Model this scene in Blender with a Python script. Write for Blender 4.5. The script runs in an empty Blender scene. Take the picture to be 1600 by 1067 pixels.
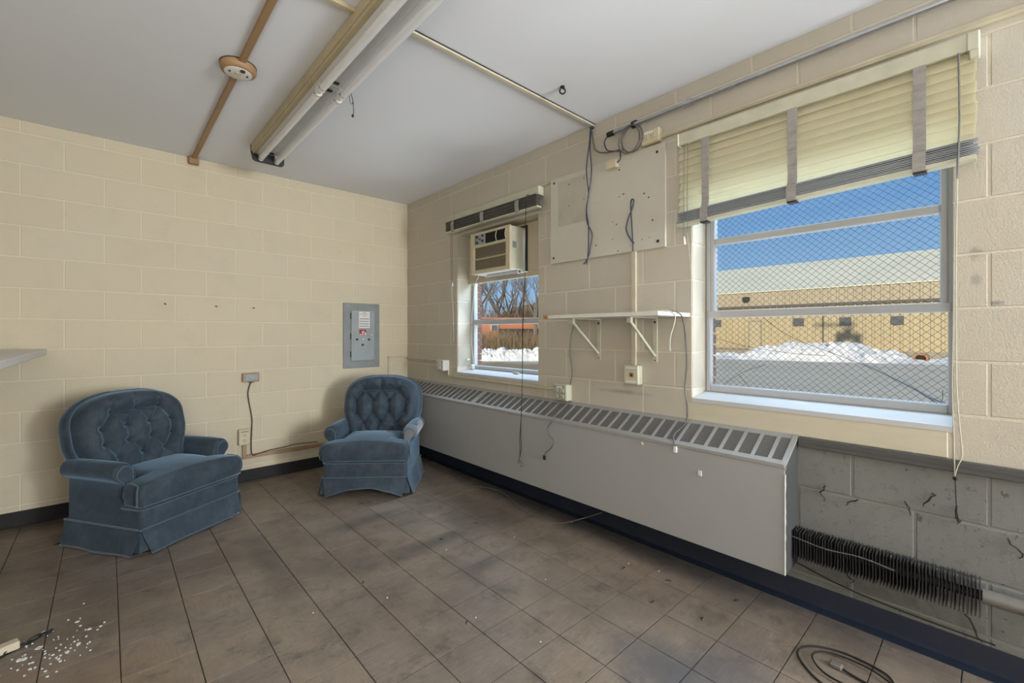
import bpy, bmesh, math, random
import numpy as np
from mathutils import Matrix, Vector

random.seed(7)
S = bpy.context.scene
COL = S.collection
PI = math.pi

# ------------------------------------------------------------------ camera
cam = bpy.data.cameras.new('camera')
cam.sensor_width = 36.0
cam.lens = 690.4 * 36.0 / 1600.0
cam.shift_x = 1.8 / 1600.0
cam.shift_y = -12.8 / 1600.0
cam.clip_start = 0.05
cam.clip_end = 500
camo = bpy.data.objects.new('camera', cam)
COL.objects.link(camo)
camo.location = (-2.404, -4.297, 1.259)
camo.rotation_euler = (PI / 2, 0, -math.radians(42.417))
S.camera = camo

# ------------------------------------------------------------------ colour management
S.view_settings.view_transform = 'Standard'
S.view_settings.look = 'None'
S.view_settings.exposure = 0.0
S.view_settings.gamma = 1.0
S.view_settings.use_curve_mapping = False
try:
    S.cycles.use_denoising = True
    S.cycles.max_bounces = 8
    S.cycles.diffuse_bounces = 5
    S.cycles.transparent_max_bounces = 16
    S.cycles.sample_clamp_indirect = 4.0
    S.cycles.caustics_reflective = False
    S.cycles.caustics_refractive = False
except Exception:
    pass

# ------------------------------------------------------------------ sky
W = bpy.data.worlds.new('sky')
S.world = W
W.use_nodes = True
wn = W.node_tree.nodes
wl = W.node_tree.links
wn.clear()
wout = wn.new('ShaderNodeOutputWorld')
wbg = wn.new('ShaderNodeBackground')
wtc = wn.new('ShaderNodeTexCoord')
wsep = wn.new('ShaderNodeSeparateXYZ')
wramp = wn.new('ShaderNodeValToRGB')
wl.new(wtc.outputs['Generated'], wsep.inputs[0])
wl.new(wsep.outputs['Z'], wramp.inputs[0])
wl.new(wramp.outputs[0], wbg.inputs[0])
wl.new(wbg.outputs[0], wout.inputs[0])
cr = wramp.color_ramp
cr.elements[0].position = 0.0
cr.elements[0].color = (0.40, 0.60, 0.80, 1)
cr.elements[1].position = 1.0
cr.elements[1].color = (0.04, 0.15, 0.50, 1)
e = cr.elements.new(0.10); e.color = (0.29, 0.51, 0.80, 1)
e = cr.elements.new(0.30); e.color = (0.12, 0.32, 0.70, 1)
wbg.inputs[1].default_value = 1.0

# ------------------------------------------------------------------ lights
sun = bpy.data.lights.new('sun', 'SUN')
sun.energy = 4.3
sun.angle = math.radians(0.6)
sun.color = (1.0, 0.93, 0.80)
suno = bpy.data.objects.new('sun', sun)
COL.objects.link(suno)
SUN_EL = math.radians(22.0)
SUN_AZ = math.radians(14.0)
suno.rotation_euler = Vector((math.cos(SUN_EL) * math.cos(SUN_AZ), math.cos(SUN_EL) * math.sin(SUN_AZ), -math.sin(SUN_EL))).to_track_quat('-Z', 'Y').to_euler()

def area(name, loc, target, sx, sy, power, color):
    l = bpy.data.lights.new(name, 'AREA')
    l.shape = 'RECTANGLE'
    l.size = sx
    l.size_y = sy
    l.energy = power
    l.color = color
    o = bpy.data.objects.new(name, l)
    COL.objects.link(o)
    o.location = loc
    d = Vector(target) - Vector(loc)
    o.rotation_euler = d.to_track_quat('-Z', 'Y').to_euler()
    return o

# added fill lamps, unseen: room end, left wall, window wall beyond the camera
area('fill_room_end', (-0.95, -9.2, 1.35), (-1.8, 0, 1.6), 1.7, 1.7, 135, (0.95, 0.98, 1.0))
area('fill_left_wall', (-3.2, -4.62, 1.5), (0, -1.5, 2.2), 0.85, 1.1, 36, (0.97, 0.98, 1.0))
area('fill_window_wall', (-0.06, -7.2, 1.5), (-2.4, -1.5, 1.9), 1.2, 1.3, 290, (0.88, 0.95, 1.0))
# added lamps outside both windows, unseen, boosting snow bounce (below) and skylight (above)
for (yc, pw, ps) in ((-1.45, 32, 95), (-3.67, 36, 85)):
    area('snow_bounce_fill', (0.85, yc, 0.35), (-0.6, yc, 2.2), 1.3, 0.8, pw, (0.93, 0.96, 1.0))
    area('sky_fill', (1.0, yc, 2.6), (-0.3, yc, 0.9), 1.3, 0.9, ps, (0.62, 0.81, 1.0))


# ------------------------------------------------------------------ material helpers
def srgb(r, g, b):
    def f(c):
        c /= 255.0
        return c / 12.92 if c <= 0.04045 else ((c + 0.055) / 1.055) ** 2.4
    return (f(r), f(g), f(b), 1.0)

class Mat:
    def __init__(self, name, color, rough=0.6, metal=0.0, spec=0.5, sheen=0.0):
        m = bpy.data.materials.new(name)
        m.use_nodes = True
        self.m = m
        self.n = m.node_tree.nodes
        self.l = m.node_tree.links
        self.b = self.n['Principled BSDF']
        self.b.inputs['Base Color'].default_value = color
        self.b.inputs['Roughness'].default_value = rough
        self.b.inputs['Metallic'].default_value = metal
        self.b.inputs['Specular IOR Level'].default_value = spec
        if sheen:
            self.b.inputs['Sheen Weight'].default_value = sheen
            self.b.inputs['Sheen Roughness'].default_value = 0.35
        self.color = None
        self.base = color
        self.pos = None
    def new(self, t):
        return self.n.new(t)
    def link(self, a, b):
        self.l.new(a, b)
    def position(self):
        if self.pos is None:
            self.pos = self.new('ShaderNodeNewGeometry').outputs['Position']
        return self.pos
    def obj(self):
        return self.new('ShaderNodeTexCoord').outputs['Object']
    def scaled(self, vec, s):
        v = self.new('ShaderNodeVectorMath')
        v.operation = 'MULTIPLY'
        self.link(vec, v.inputs[0])
        v.inputs[1].default_value = s
        return v.outputs[0]
    def noise(self, scale, detail=3.0, rough=0.55, vec=None, stretch=None):
        t = self.new('ShaderNodeTexNoise')
        t.inputs['Scale'].default_value = scale
        t.inputs['Detail'].default_value = detail
        t.inputs['Roughness'].default_value = rough
        v = vec if vec is not None else self.position()
        if stretch:
            v = self.scaled(v, stretch)
        self.link(v, t.inputs['Vector'])
        return t.outputs[0]
    def ramp(self, fac, stops):
        r = self.new('ShaderNodeValToRGB')
        while len(r.color_ramp.elements) > 1:
            r.color_ramp.elements.remove(r.color_ramp.elements[-1])
        r.color_ramp.elements[0].position = stops[0][0]
        r.color_ramp.elements[0].color = stops[0][1]
        for p, c in stops[1:]:
            e = r.color_ramp.elements.new(p)
            e.color = c
        self.link(fac, r.inputs[0])
        return r.outputs[0]
    def gray(self, fac, a, b, va=0.0, vb=1.0):
        return self.ramp(fac, [(a, (va, va, va, 1)), (b, (vb, vb, vb, 1))])
    def mix(self, fac, c2, mode='MIX'):
        x = self.new('ShaderNodeMixRGB')
        x.blend_type = mode
        if isinstance(fac, (int, float)):
            x.inputs[0].default_value = fac
        else:
            self.link(fac, x.inputs[0])
        if self.color is None:
            x.inputs[1].default_value = self.base
        else:
            self.link(self.color, x.inputs[1])
        if isinstance(c2, tuple):
            x.inputs[2].default_value = c2
        else:
            self.link(c2, x.inputs[2])
        self.color = x.outputs[0]
        self.link(self.color, self.b.inputs['Base Color'])
        return self
    def bump(self, h, dist=0.01, strength=0.5):
        b = self.new('ShaderNodeBump')
        b.inputs['Strength'].default_value = strength
        b.inputs['Distance'].default_value = dist
        self.link(h, b.inputs['Height'])
        if self.b.inputs['Normal'].is_linked:
            self.link(self.b.inputs['Normal'].links[0].from_socket, b.inputs['Normal'])
        self.link(b.outputs[0], self.b.inputs['Normal'])
        return self
    def blob(self, c, r, edge=0.5, nz=8.0, amt=0.5):
        """soft-edged noisy stain around a world point; returns a 0..1 factor"""
        v = self.new('ShaderNodeVectorMath'); v.operation = 'SUBTRACT'
        self.link(self.position(), v.inputs[0]); v.inputs[1].default_value = c
        s = self.new('ShaderNodeVectorMath'); s.operation = 'DIVIDE'
        self.link(v.outputs[0], s.inputs[0]); s.inputs[1].default_value = r
        ln = self.new('ShaderNodeVectorMath'); ln.operation = 'LENGTH'
        self.link(s.outputs[0], ln.inputs[0])
        nn = self.noise(nz, 5, 0.65)
        a = self.new('ShaderNodeMath'); a.operation = 'MULTIPLY_ADD'
        self.link(nn, a.inputs[0]); a.inputs[1].default_value = amt; a.inputs[2].default_value = -amt * 0.5
        b = self.new('ShaderNodeMath'); b.operation = 'ADD'
        self.link(ln.outputs['Value'], b.inputs[0]); self.link(a.outputs[0], b.inputs[1])
        return self.gray(b.outputs[0], 1.0 - edge, 1.0, 1.0, 0.0)
    def times(self, a, k):
        x = self.new('ShaderNodeMath'); x.operation = 'MULTIPLY'
        self.link(a, x.inputs[0])
        if isinstance(k, (int, float)): x.inputs[1].default_value = k
        else: self.link(k, x.inputs[1])
        return x.outputs[0]

def plain(name, color, rough=0.6, metal=0.0, var=0.12, scale=25, spec=0.5):
    m = Mat(name, color, rough, metal, spec)
    n = m.noise(scale, 3, vec=m.obj())
    m.mix(m.gray(n, 0.35, 0.75, 0.0, var), (0.0, 0.0, 0.0, 1))
    return m.m

M = {}
# painted block (cream): warm paint with orange-peel relief, faint mottling
def block_mat(name, base, dark, alt, dirt=0.0):
    m = Mat(name, base, 0.55, 0, 0.3)
    m.mix(m.gray(m.noise(1.3, 3), 0.38, 0.68, 0.0, 0.7), alt)
    m.mix(m.gray(m.noise(5.0, 5, 0.7), 0.52, 0.8, 0.0, 0.28), dark)
    rnd = m.new('ShaderNodeObjectInfo').outputs['Random']
    m.mix(m.gray(rnd, 0.0, 1.0, 0.0, 0.10), dark)
    m.bump(m.noise(150, 4, 0.65), 0.005, 0.5)
    m.bump(m.noise(45, 3, 0.6), 0.003, 0.22)
    return m

mw = block_mat('painted_block_cream', (0.63, 0.545, 0.395, 1), (0.45, 0.375, 0.26, 1), (0.60, 0.535, 0.41, 1))
M['block'] = mw.m
mr = block_mat('painted_block_grey_cream', (0.54, 0.49, 0.40, 1), (0.37, 0.33, 0.265, 1), (0.515, 0.48, 0.42, 1))
# scuffs of the window wall
mr.mix(mr.times(mr.blob((0, -2.55, 1.48), (0.5, 0.42, 0.16), 0.9, 5, 0.7), 0.22), (0.36, 0.28, 0.19, 1))
mr.mix(mr.times(mr.blob((0, -2.72, 0.89), (0.5, 0.22, 0.02), 0.9, 14, 1.4), 0.5), (0.12, 0.10, 0.08, 1))
mr.mix(mr.times(mr.blob((0, -4.25, 1.56), (0.5, 0.025, 0.03), 0.6, 60, 1.0), 0.6), (0.25, 0.24, 0.22, 1))
mr.mix(mr.times(mr.blob((0, -4.25, 1.46), (0.5, 0.020, 0.03), 0.6, 60, 1.0), 0.5), (0.25, 0.24, 0.22, 1))
mr.mix(mr.times(mr.blob((0, -4.30, 1.37), (0.5, 0.03, 0.012), 0.7, 60, 1.0), 0.7), (0.2, 0.19, 0.18, 1))
M['block_right'] = mr.m
# dirty bare grey block under the rail
mg = block_mat('dirty_grey_block', (0.19, 0.19, 0.18, 1), (0.10, 0.10, 0.095, 1), (0.215, 0.22, 0.195, 1))
mg.mix(mg.gray(mg.noise(30, 5, 0.75), 0.55, 0.72, 0.0, 0.65), (0.09, 0.09, 0.087, 1))
mg.mix(mg.gray(mg.noise(24, 6, 0.75, stretch=(1, 1, 0.6)), 0.60, 0.66, 0.0, 0.7), (0.045, 0.045, 0.043, 1))
mg.mix(mg.gray(mg.noise(42, 4, 0.6), 0.66, 0.72, 0.0, 0.85), (0.03, 0.03, 0.03, 1))
mg.mix(mg.times(mg.blob((0, -3.95, 0.16), (0.5, 0.45, 0.07), 0.8, 22, 1.3), 0.6), (0.07, 0.07, 0.065, 1))
M['block_dirty'] = mg.m
M['mortar'] = block_mat('painted_mortar', (0.70, 0.62, 0.46, 1), (0.55, 0.48, 0.35, 1), (0.68, 0.62, 0.48, 1)).m
M['mortar_right'] = block_mat('painted_mortar_grey', (0.66, 0.60, 0.49, 1), (0.52, 0.47, 0.38, 1), (0.64, 0.59, 0.50, 1)).m
M['mortar_dirty'] = block_mat('dirty_mortar', (0.22, 0.22, 0.205, 1), (0.11, 0.11, 0.10, 1), (0.20, 0.205, 0.185, 1)).m
ms = Mat('smooth_cream_plaster', (0.58, 0.53, 0.41, 1), 0.5, 0, 0.3)
ms.mix(ms.gray(ms.noise(6, 4, stretch=(1, 1, 3)), 0.45, 0.8, 0, 0.3), (0.42, 0.37, 0.28, 1))
M['apron'] = ms.m

mc = Mat('ceiling_paint', (0.76, 0.775, 0.82, 1), 0.8, 0, 0.2)
mc.mix(mc.gray(mc.noise(1.2, 3), 0.45, 0.75, 0, 0.25), (0.71, 0.715, 0.74, 1))
mc.mix(mc.gray(mc.noise(11, 4, 0.6), 0.73, 0.78, 0, 0.25), (0.35, 0.35, 0.36, 1))
mc.bump(mc.noise(60, 3), 0.002, 0.15)
M['ceiling'] = mc.m

# vinyl floor tile: taupe, streaked, each tile turned its own way
mf = Mat('vinyl_floor_tile', (0.180, 0.142, 0.112, 1), 0.42, 0, 0.4)
oi = mf.new('ShaderNodeObjectInfo').outputs['Random']
def floor_streak(st, lo):
    return mf.noise(24, 4, 0.65, stretch=st)
sel = mf.gray(oi, 0.499, 0.501)
na = mf.noise(14, 5, 0.7, stretch=(1, 7, 1)); nb = mf.noise(14, 5, 0.7, stretch=(7, 1, 1))
mx = mf.new('ShaderNodeMixRGB')
mf.link(sel, mx.inputs[0]); mf.link(na, mx.inputs[1]); mf.link(nb, mx.inputs[2])
mf.mix(mf.gray(mx.outputs[0], 0.42, 0.66, 0, 0.8), (0.245, 0.198, 0.160, 1))
mf.mix(mf.gray(mx.outputs[0], 0.30, 0.42, 0.6, 0), (0.15, 0.12, 0.098, 1))
mf.mix(mf.gray(oi, 0.0, 1.0, 0.0, 0.42), (0.26, 0.21, 0.155, 1))
mf.mix(mf.gray(mf.noise(1.1, 3, 0.6), 0.50, 0.68, 0, 0.5), (0.24, 0.165, 0.105, 1))
mf.mix(mf.gray(mf.noise(1.7, 5, 0.7), 0.44, 0.66, 0, 0.8), (0.115, 0.092, 0.075, 1))
mf.mix(mf.gray(mf.noise(5.5, 7, 0.8), 0.52, 0.68, 0, 0.75), (0.07, 0.058, 0.05, 1))
mf.mix(mf.gray(mf.noise(38, 3, 0.6), 0.70, 0.76, 0, 0.7), (0.035, 0.03, 0.028, 1))
mf.mix(mf.gray(mf.noise(9, 8, 0.8, stretch=(1.0, 2.2, 1)), 0.58, 0.72, 0, 0.5), (0.36, 0.31, 0.26, 1))
mf.mix(mf.gray(mf.noise(7, 9, 0.85, stretch=(3.2, 0.8, 1)), 0.62, 0.70, 0, 0.35), (0.40, 0.36, 0.32, 1))
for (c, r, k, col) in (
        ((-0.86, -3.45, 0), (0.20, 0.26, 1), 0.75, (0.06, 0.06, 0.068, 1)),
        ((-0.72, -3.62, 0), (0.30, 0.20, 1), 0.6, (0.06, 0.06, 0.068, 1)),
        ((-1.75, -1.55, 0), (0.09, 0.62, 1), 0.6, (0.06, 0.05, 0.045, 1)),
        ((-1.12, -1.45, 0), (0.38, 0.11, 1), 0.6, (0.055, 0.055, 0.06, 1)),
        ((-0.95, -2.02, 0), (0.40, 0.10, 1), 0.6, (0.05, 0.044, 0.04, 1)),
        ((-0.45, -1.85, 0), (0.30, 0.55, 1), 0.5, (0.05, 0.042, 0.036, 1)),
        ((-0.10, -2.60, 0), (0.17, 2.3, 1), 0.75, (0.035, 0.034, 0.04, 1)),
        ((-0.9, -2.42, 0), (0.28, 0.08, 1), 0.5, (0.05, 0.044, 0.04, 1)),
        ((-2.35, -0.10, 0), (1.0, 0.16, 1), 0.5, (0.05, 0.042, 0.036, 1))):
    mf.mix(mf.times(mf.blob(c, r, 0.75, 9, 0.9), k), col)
rr = mf.gray(mf.noise(6, 4), 0.3, 0.75, 0.34, 0.6)
mf.link(rr, mf.b.inputs['Roughness'])
mf.bump(mf.noise(55, 4), 0.0015, 0.25)
M['tile'] = mf.m
M['joint'] = plain('tile_joint_dirt', (0.018, 0.015, 0.013, 1), 0.9)

def scuffed(name, base, dust, rough=0.45, sc=30, amt=0.35):
    m = Mat(name, base, rough, 0, 0.4)
    m.mix(m.gray(m.noise(sc, 6, 0.75), 0.55, 0.8, 0, amt), dust)
    m.mix(m.gray(m.noise(3, 4, 0.6), 0.5, 0.75, 0, amt * 0.6), dust)
    m.bump(m.noise(sc * 2, 3), 0.002, 0.15)
    return m.m
M['base_black'] = scuffed('black_vinyl_base', (0.012, 0.012, 0.012, 1), (0.045, 0.042, 0.04, 1), 0.75)
M['base_navy'] = scuffed('navy_vinyl_base', (0.012, 0.018, 0.034, 1), (0.05, 0.06, 0.085, 1))
M['rail'] = scuffed('dark_grey_rail', (0.075, 0.075, 0.073, 1), (0.14, 0.14, 0.13, 1))
hm = Mat('convector_grey_enamel', (0.35, 0.352, 0.352, 1), 0.45, 0, 0.45)
hm.mix(hm.gray(hm.noise(2.2, 4, 0.6), 0.45, 0.75, 0, 0.35), (0.30, 0.297, 0.275, 1))
hm.mix(hm.gray(hm.noise(40, 4, 0.6), 0.72, 0.76, 0, 0.7), (0.06, 0.06, 0.058, 1))
hm.mix(hm.gray(hm.noise(16, 6, 0.75, stretch=(1, 0.6, 2)), 0.62, 0.75, 0, 0.3), (0.15, 0.15, 0.145, 1))
M['heater'] = hm.m
M['heater_top'] = scuffed('convector_top_enamel', (0.30, 0.30, 0.29, 1), (0.19, 0.185, 0.17, 1), 0.5, 12, 0.4)
M['heater_end'] = scuffed('convector_end_enamel', (0.045, 0.045, 0.045, 1), (0.07, 0.07, 0.068, 1), 0.85)
M['grille_slat'] = scuffed('convector_grille_enamel', (0.15, 0.15, 0.148, 1), (0.2, 0.2, 0.19, 1))
M['slot_dark'] = plain('dusty_dark_cavity', (0.03, 0.03, 0.03, 1), 0.95)
M['fin'] = scuffed('rusty_black_fin', (0.022, 0.022, 0.021, 1), (0.07, 0.065, 0.06, 1), 0.7, 40, 0.4)
M['chip_edge'] = plain('bare_paint_edge', (0.42, 0.42, 0.38, 1), 0.7)
M['pipe_cream'] = scuffed('painted_pipe', (0.15, 0.145, 0.13, 1), (0.04, 0.04, 0.04, 1), 0.4, 12, 1.0)
M['frame'] = scuffed('painted_steel_sash', (0.47, 0.48, 0.50, 1), (0.28, 0.28, 0.29, 1), 0.4, 14, 0.35)
M['sill'] = scuffed('white_painted_sill', (0.52, 0.52, 0.53, 1), (0.42, 0.41, 0.40, 1), 0.5, 14, 0.3)
M['infill'] = scuffed('cream_infill_board', (0.55, 0.48, 0.36, 1), (0.35, 0.29, 0.21, 1), 0.6, 10, 0.35)
M['cream_metal'] = plain('cream_enamel_metal', (0.56, 0.55, 0.42, 1), 0.45, 0, 0.18, 10)
M['cream_plastic'] = plain('cream_plastic', (0.60, 0.52, 0.36, 1), 0.4, 0, 0.15, 20)
M['cream_duct'] = plain('cream_painted_raceway', (0.57, 0.51, 0.38, 1), 0.5, 0, 0.18, 8)
M['white_plastic'] = plain('white_plastic', (0.72, 0.70, 0.66, 1), 0.4, 0, 0.08)
M['white_paper'] = plain('white_paper', (0.74, 0.73, 0.71, 1), 0.8, 0, 0.08)
M['ink'] = plain('grey_ink', (0.10, 0.11, 0.13, 1), 0.7)
M['red_ink'] = plain('red_print', (0.33, 0.02, 0.02, 1), 0.6)
M['pink_ink'] = plain('faded_red_print', (0.55, 0.22, 0.20, 1), 0.7)
M['panel_grey'] = plain('grey_panel_enamel', (0.235, 0.255, 0.25, 1), 0.4, 0, 0.2, 8)
M['panel_door'] = plain('light_grey_door_enamel', (0.31, 0.34, 0.34, 1), 0.38, 0, 0.15, 8)
M['steel'] = plain('galvanized_steel', (0.58, 0.60, 0.64, 1), 0.24, 0.9, 0.25, 15)
M['chrome'] = plain('bright_metal', (0.62, 0.62, 0.62, 1), 0.25, 0.9)
M['black'] = plain('black_plastic', (0.012, 0.012, 0.012, 1), 0.45)
M['dark_metal'] = plain('dark_metal', (0.03, 0.03, 0.03, 1), 0.5, 0.3)
M['brown_wood'] = scuffed('tan_brown_raceway', (0.33, 0.20, 0.10, 1), (0.22, 0.125, 0.06, 1), 0.5, 9, 0.5)
M['tan_box'] = plain('tan_painted_box', (0.37, 0.245, 0.145, 1), 0.5, 0, 0.2)
M['tube'] = plain('fluorescent_tube_glass', (0.76, 0.77, 0.79, 1), 0.2, 0, 0.03)
M['reflector'] = plain('white_reflector_enamel', (0.70, 0.70, 0.69, 1), 0.35, 0, 0.08, 6)
M['fixture_side'] = plain('aged_cream_enamel', (0.52, 0.44, 0.28, 1), 0.45, 0, 0.2, 6)
M['plywood'] = None
mp = Mat('painted_plywood', (0.57, 0.535, 0.46, 1), 0.6, 0, 0.3)
mp.mix(mp.gray(mp.noise(3.5, 4, 0.6), 0.45, 0.72, 0, 0.4), (0.50, 0.45, 0.37, 1))
mp.mix(mp.gray(mp.noise(14, 5, 0.7, stretch=(1, 1, 2.5)), 0.60, 0.75, 0, 0.3), (0.36, 0.31, 0.24, 1))
# paler ghost of a notice that once hung there
M['plywood'] = mp.m
M['patch'] = plain('faded_board_paint', (0.50, 0.465, 0.39, 1), 0.6, 0, 0.2, 6)
M['wire_blue'] = plain('slate_blue_cable', (0.05, 0.065, 0.10, 1), 0.5)
M['wire_grey'] = plain('grey_cable', (0.13, 0.125, 0.115, 1), 0.5)
M['wire_dark'] = plain('dark_brown_cable', (0.028, 0.025, 0.022, 1), 0.8, 0, 0.12, 25, 0.2)
M['wire_cream'] = plain('cream_cord', (0.52, 0.49, 0.40, 1), 0.6)
M['slats_dark'] = scuffed('dusty_slat_stack', (0.13, 0.125, 0.105, 1), (0.28, 0.26, 0.2, 1), 0.5, 12, 0.5)
M['tape'] = Mat('grey_tape', (0.34, 0.315, 0.295, 1), 0.85)
t = M['tape']
t.mix(t.gray(t.noise(26, 4, 0.7, stretch=(1, 0.4, 1.6)), 0.45, 0.7, 0, 0.6), (0.17, 0.155, 0.145, 1))
M['tape'] = t.m
M['bluestack'] = scuffed('pale_slat_edges', (0.42, 0.44, 0.47, 1), (0.2, 0.21, 0.24, 1), 0.4, 20, 0.5)

# blind slats: painted, a little light comes through
sm = Mat('cream_blind_slat', (0.80, 0.77, 0.64, 1), 0.5, 0, 0.3)
sm.mix(sm.gray(sm.noise(10, 4), 0.5, 0.75, 0, 0.25), (0.46, 0.43, 0.31, 1))
tr = sm.new('ShaderNodeBsdfTranslucent'); tr.inputs[0].default_value = (0.92, 0.88, 0.72, 1)
mxs = sm.new('ShaderNodeMixShader'); mxs.inputs[0].default_value = 0.6
outn = sm.n['Material Output']
sm.link(sm.b.outputs[0], mxs.inputs[1]); sm.link(tr.outputs[0], mxs.inputs[2]); sm.link(mxs.outputs[0], outn.inputs[0])
M['slat'] = sm.m

# glass
gm = bpy.data.materials.new('window_glass'); gm.use_nodes = True
gn = gm.node_tree.nodes; gl = gm.node_tree.links
gn.clear()
go = gn.new('ShaderNodeOutputMaterial'); gt = gn.new('ShaderNodeBsdfTransparent'); gg = gn.new('ShaderNodeBsdfGlossy')
gt.inputs[0].default_value = (0.96, 0.97, 0.96, 1); gg.inputs['Roughness'].default_value = 0.03
lw = gn.new('ShaderNodeLayerWeight'); lw.inputs[0].default_value = 0.5
pw_ = gn.new('ShaderNodeMath'); pw_.operation = 'POWER'; pw_.inputs[1].default_value = 4.0
gl.new(lw.outputs['Facing'], pw_.inputs[0])
gf = gn.new('ShaderNodeMath'); gf.operation = 'MULTIPLY_ADD'; gf.inputs[1].default_value = 0.45; gf.inputs[2].default_value = 0.025
gl.new(pw_.outputs[0], gf.inputs[0])
gx = gn.new('ShaderNodeMixShader')
gl.new(gf.outputs[0], gx.inputs[0]); gl.new(gt.outputs[0], gx.inputs[1]); gl.new(gg.outputs[0], gx.inputs[2]); gl.new(gx.outputs[0], go.inputs[0])
M['glass'] = gm

# velvet
vm = Mat('blue_velvet', (0.036, 0.051, 0.067, 1), 0.75, 0, 0.2, 0.6)
vm.b.inputs['Sheen Tint'].default_value = (0.50, 0.74, 1.0, 1)
vn = vm.noise(7, 5, 0.7, vec=vm.obj())
vm.mix(vm.gray(vm.noise(3.2, 4, 0.65, vec=vm.obj()), 0.45, 0.62, 0, 0.55), (0.030, 0.038, 0.044, 1))
vm.mix(vm.gray(vn, 0.42, 0.66, 0, 0.8), (0.066, 0.088, 0.110, 1))
vm.mix(vm.gray(vm.noise(60, 4, 0.7, vec=vm.obj(), stretch=(1, 1, 0.15)), 0.4, 0.7, 0, 0.35), (0.030, 0.044, 0.062, 1))
vm.bump(vm.noise(320, 2, vec=vm.obj()), 0.002, 0.2)
M['velvet'] = vm.m
pm = Mat('blue_piping', (0.065, 0.10, 0.135, 1), 0.7, 0, 0.2, 0.5)
M['piping'] = pm.m
gvm = Mat('greyed_velvet', (0.16, 0.165, 0.175, 1), 0.8, 0, 0.2, 0.8)
gvm.mix(gvm.gray(gvm.noise(9, 4, vec=gvm.obj()), 0.4, 0.7, 0, 0.6), (0.085, 0.10, 0.125, 1))
M['velvet_worn'] = gvm.m

# outdoors
M['brick'] = scuffed('red_brown_brick', (0.13, 0.062, 0.05, 1), (0.09, 0.045, 0.04, 1), 0.9, 30, 0.5)
M['brick_mortar'] = plain('brick_mortar', (0.30, 0.27, 0.25, 1), 0.9)
am = Mat('frosted_asphalt', (0.64, 0.56, 0.38, 1), 0.9)
am.mix(am.gray(am.noise(0.35, 6, 0.65, stretch=(1.6, 0.5, 1)), 0.42, 0.62, 0, 0.7), (0.74, 0.66, 0.47, 1))
am.mix(am.gray(am.noise(1.6, 6, 0.7, stretch=(3, 0.4, 1)), 0.58, 0.66, 0, 0.6), (0.66, 0.66, 0.66, 1))
am.mix(am.times(am.blob((8.5, 9.0, -0.2), (5.5, 8.0, 4.0), 0.35, 1.2, 0.7), 1.0), (0.36, 0.25, 0.12, 1))
am.mix(am.times(am.blob((7.2, 8.1, -0.2), (0.9, 6.0, 3.0), 0.4, 1.5, 0.6), 0.8), (0.72, 0.71, 0.68, 1))
M['asphalt'] = am.m
sn = Mat('snow', (0.86, 0.82, 0.73, 1), 0.8, 0, 0.3)
sn.mix(sn.gray(sn.noise(2.2, 6, 0.7), 0.55, 0.75, 0, 0.5), (0.48, 0.45, 0.40, 1))
sn.bump(sn.noise(9, 5, 0.7), 0.05, 0.6)
M['snow'] = sn.m
M['siding'] = plain('tan_metal_siding', (0.52, 0.405, 0.225, 1), 0.5, 0, 0.12, 0.4)
M['siding_upper'] = plain('tan_fascia_siding', (0.47, 0.375, 0.235, 1), 0.5, 0, 0.10, 0.4)
M['roof'] = plain('pale_metal_roof', (0.80, 0.75, 0.53, 1), 0.55, 0, 0.10, 0.3)
M['roof_dark'] = plain('dark_gutter', (0.13, 0.11, 0.085, 1), 0.7)
M['foundation'] = plain('concrete_footing', (0.36, 0.31, 0.22, 1), 0.9, 0, 0.3, 2)
M['far_glass'] = plain('dim_window', (0.12, 0.12, 0.12, 1), 0.2)
M['bark'] = plain('grey_bark', (0.20, 0.165, 0.135, 1), 0.9)
M['bark_dark'] = plain('dark_bark', (0.11, 0.085, 0.07, 1), 0.9)
M['twig'] = plain('dry_tan_twigs', (0.34, 0.225, 0.11, 1), 0.9, 0, 0.4, 3)
M['hill'] = scuffed('brown_scrub_hill', (0.25, 0.17, 0.095, 1), (0.13, 0.095, 0.06, 1), 0.95, 1.5, 0.8)
M['redwall'] = plain('orange_brick_wall', (0.55, 0.19, 0.08, 1), 0.8)
M['wood_pole'] = plain('weathered_pole', (0.16, 0.12, 0.09, 1), 0.9)
M['concrete'] = plain('roof_membrane', (0.3, 0.3, 0.3, 1), 0.9)
M['rustpipe'] = plain('rusty_culvert', (0.42, 0.19, 0.07, 1), 0.9)

# ------------------------------------------------------------------ mesh helpers
WL = {}          # world location of every object built (all built unrotated)

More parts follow.
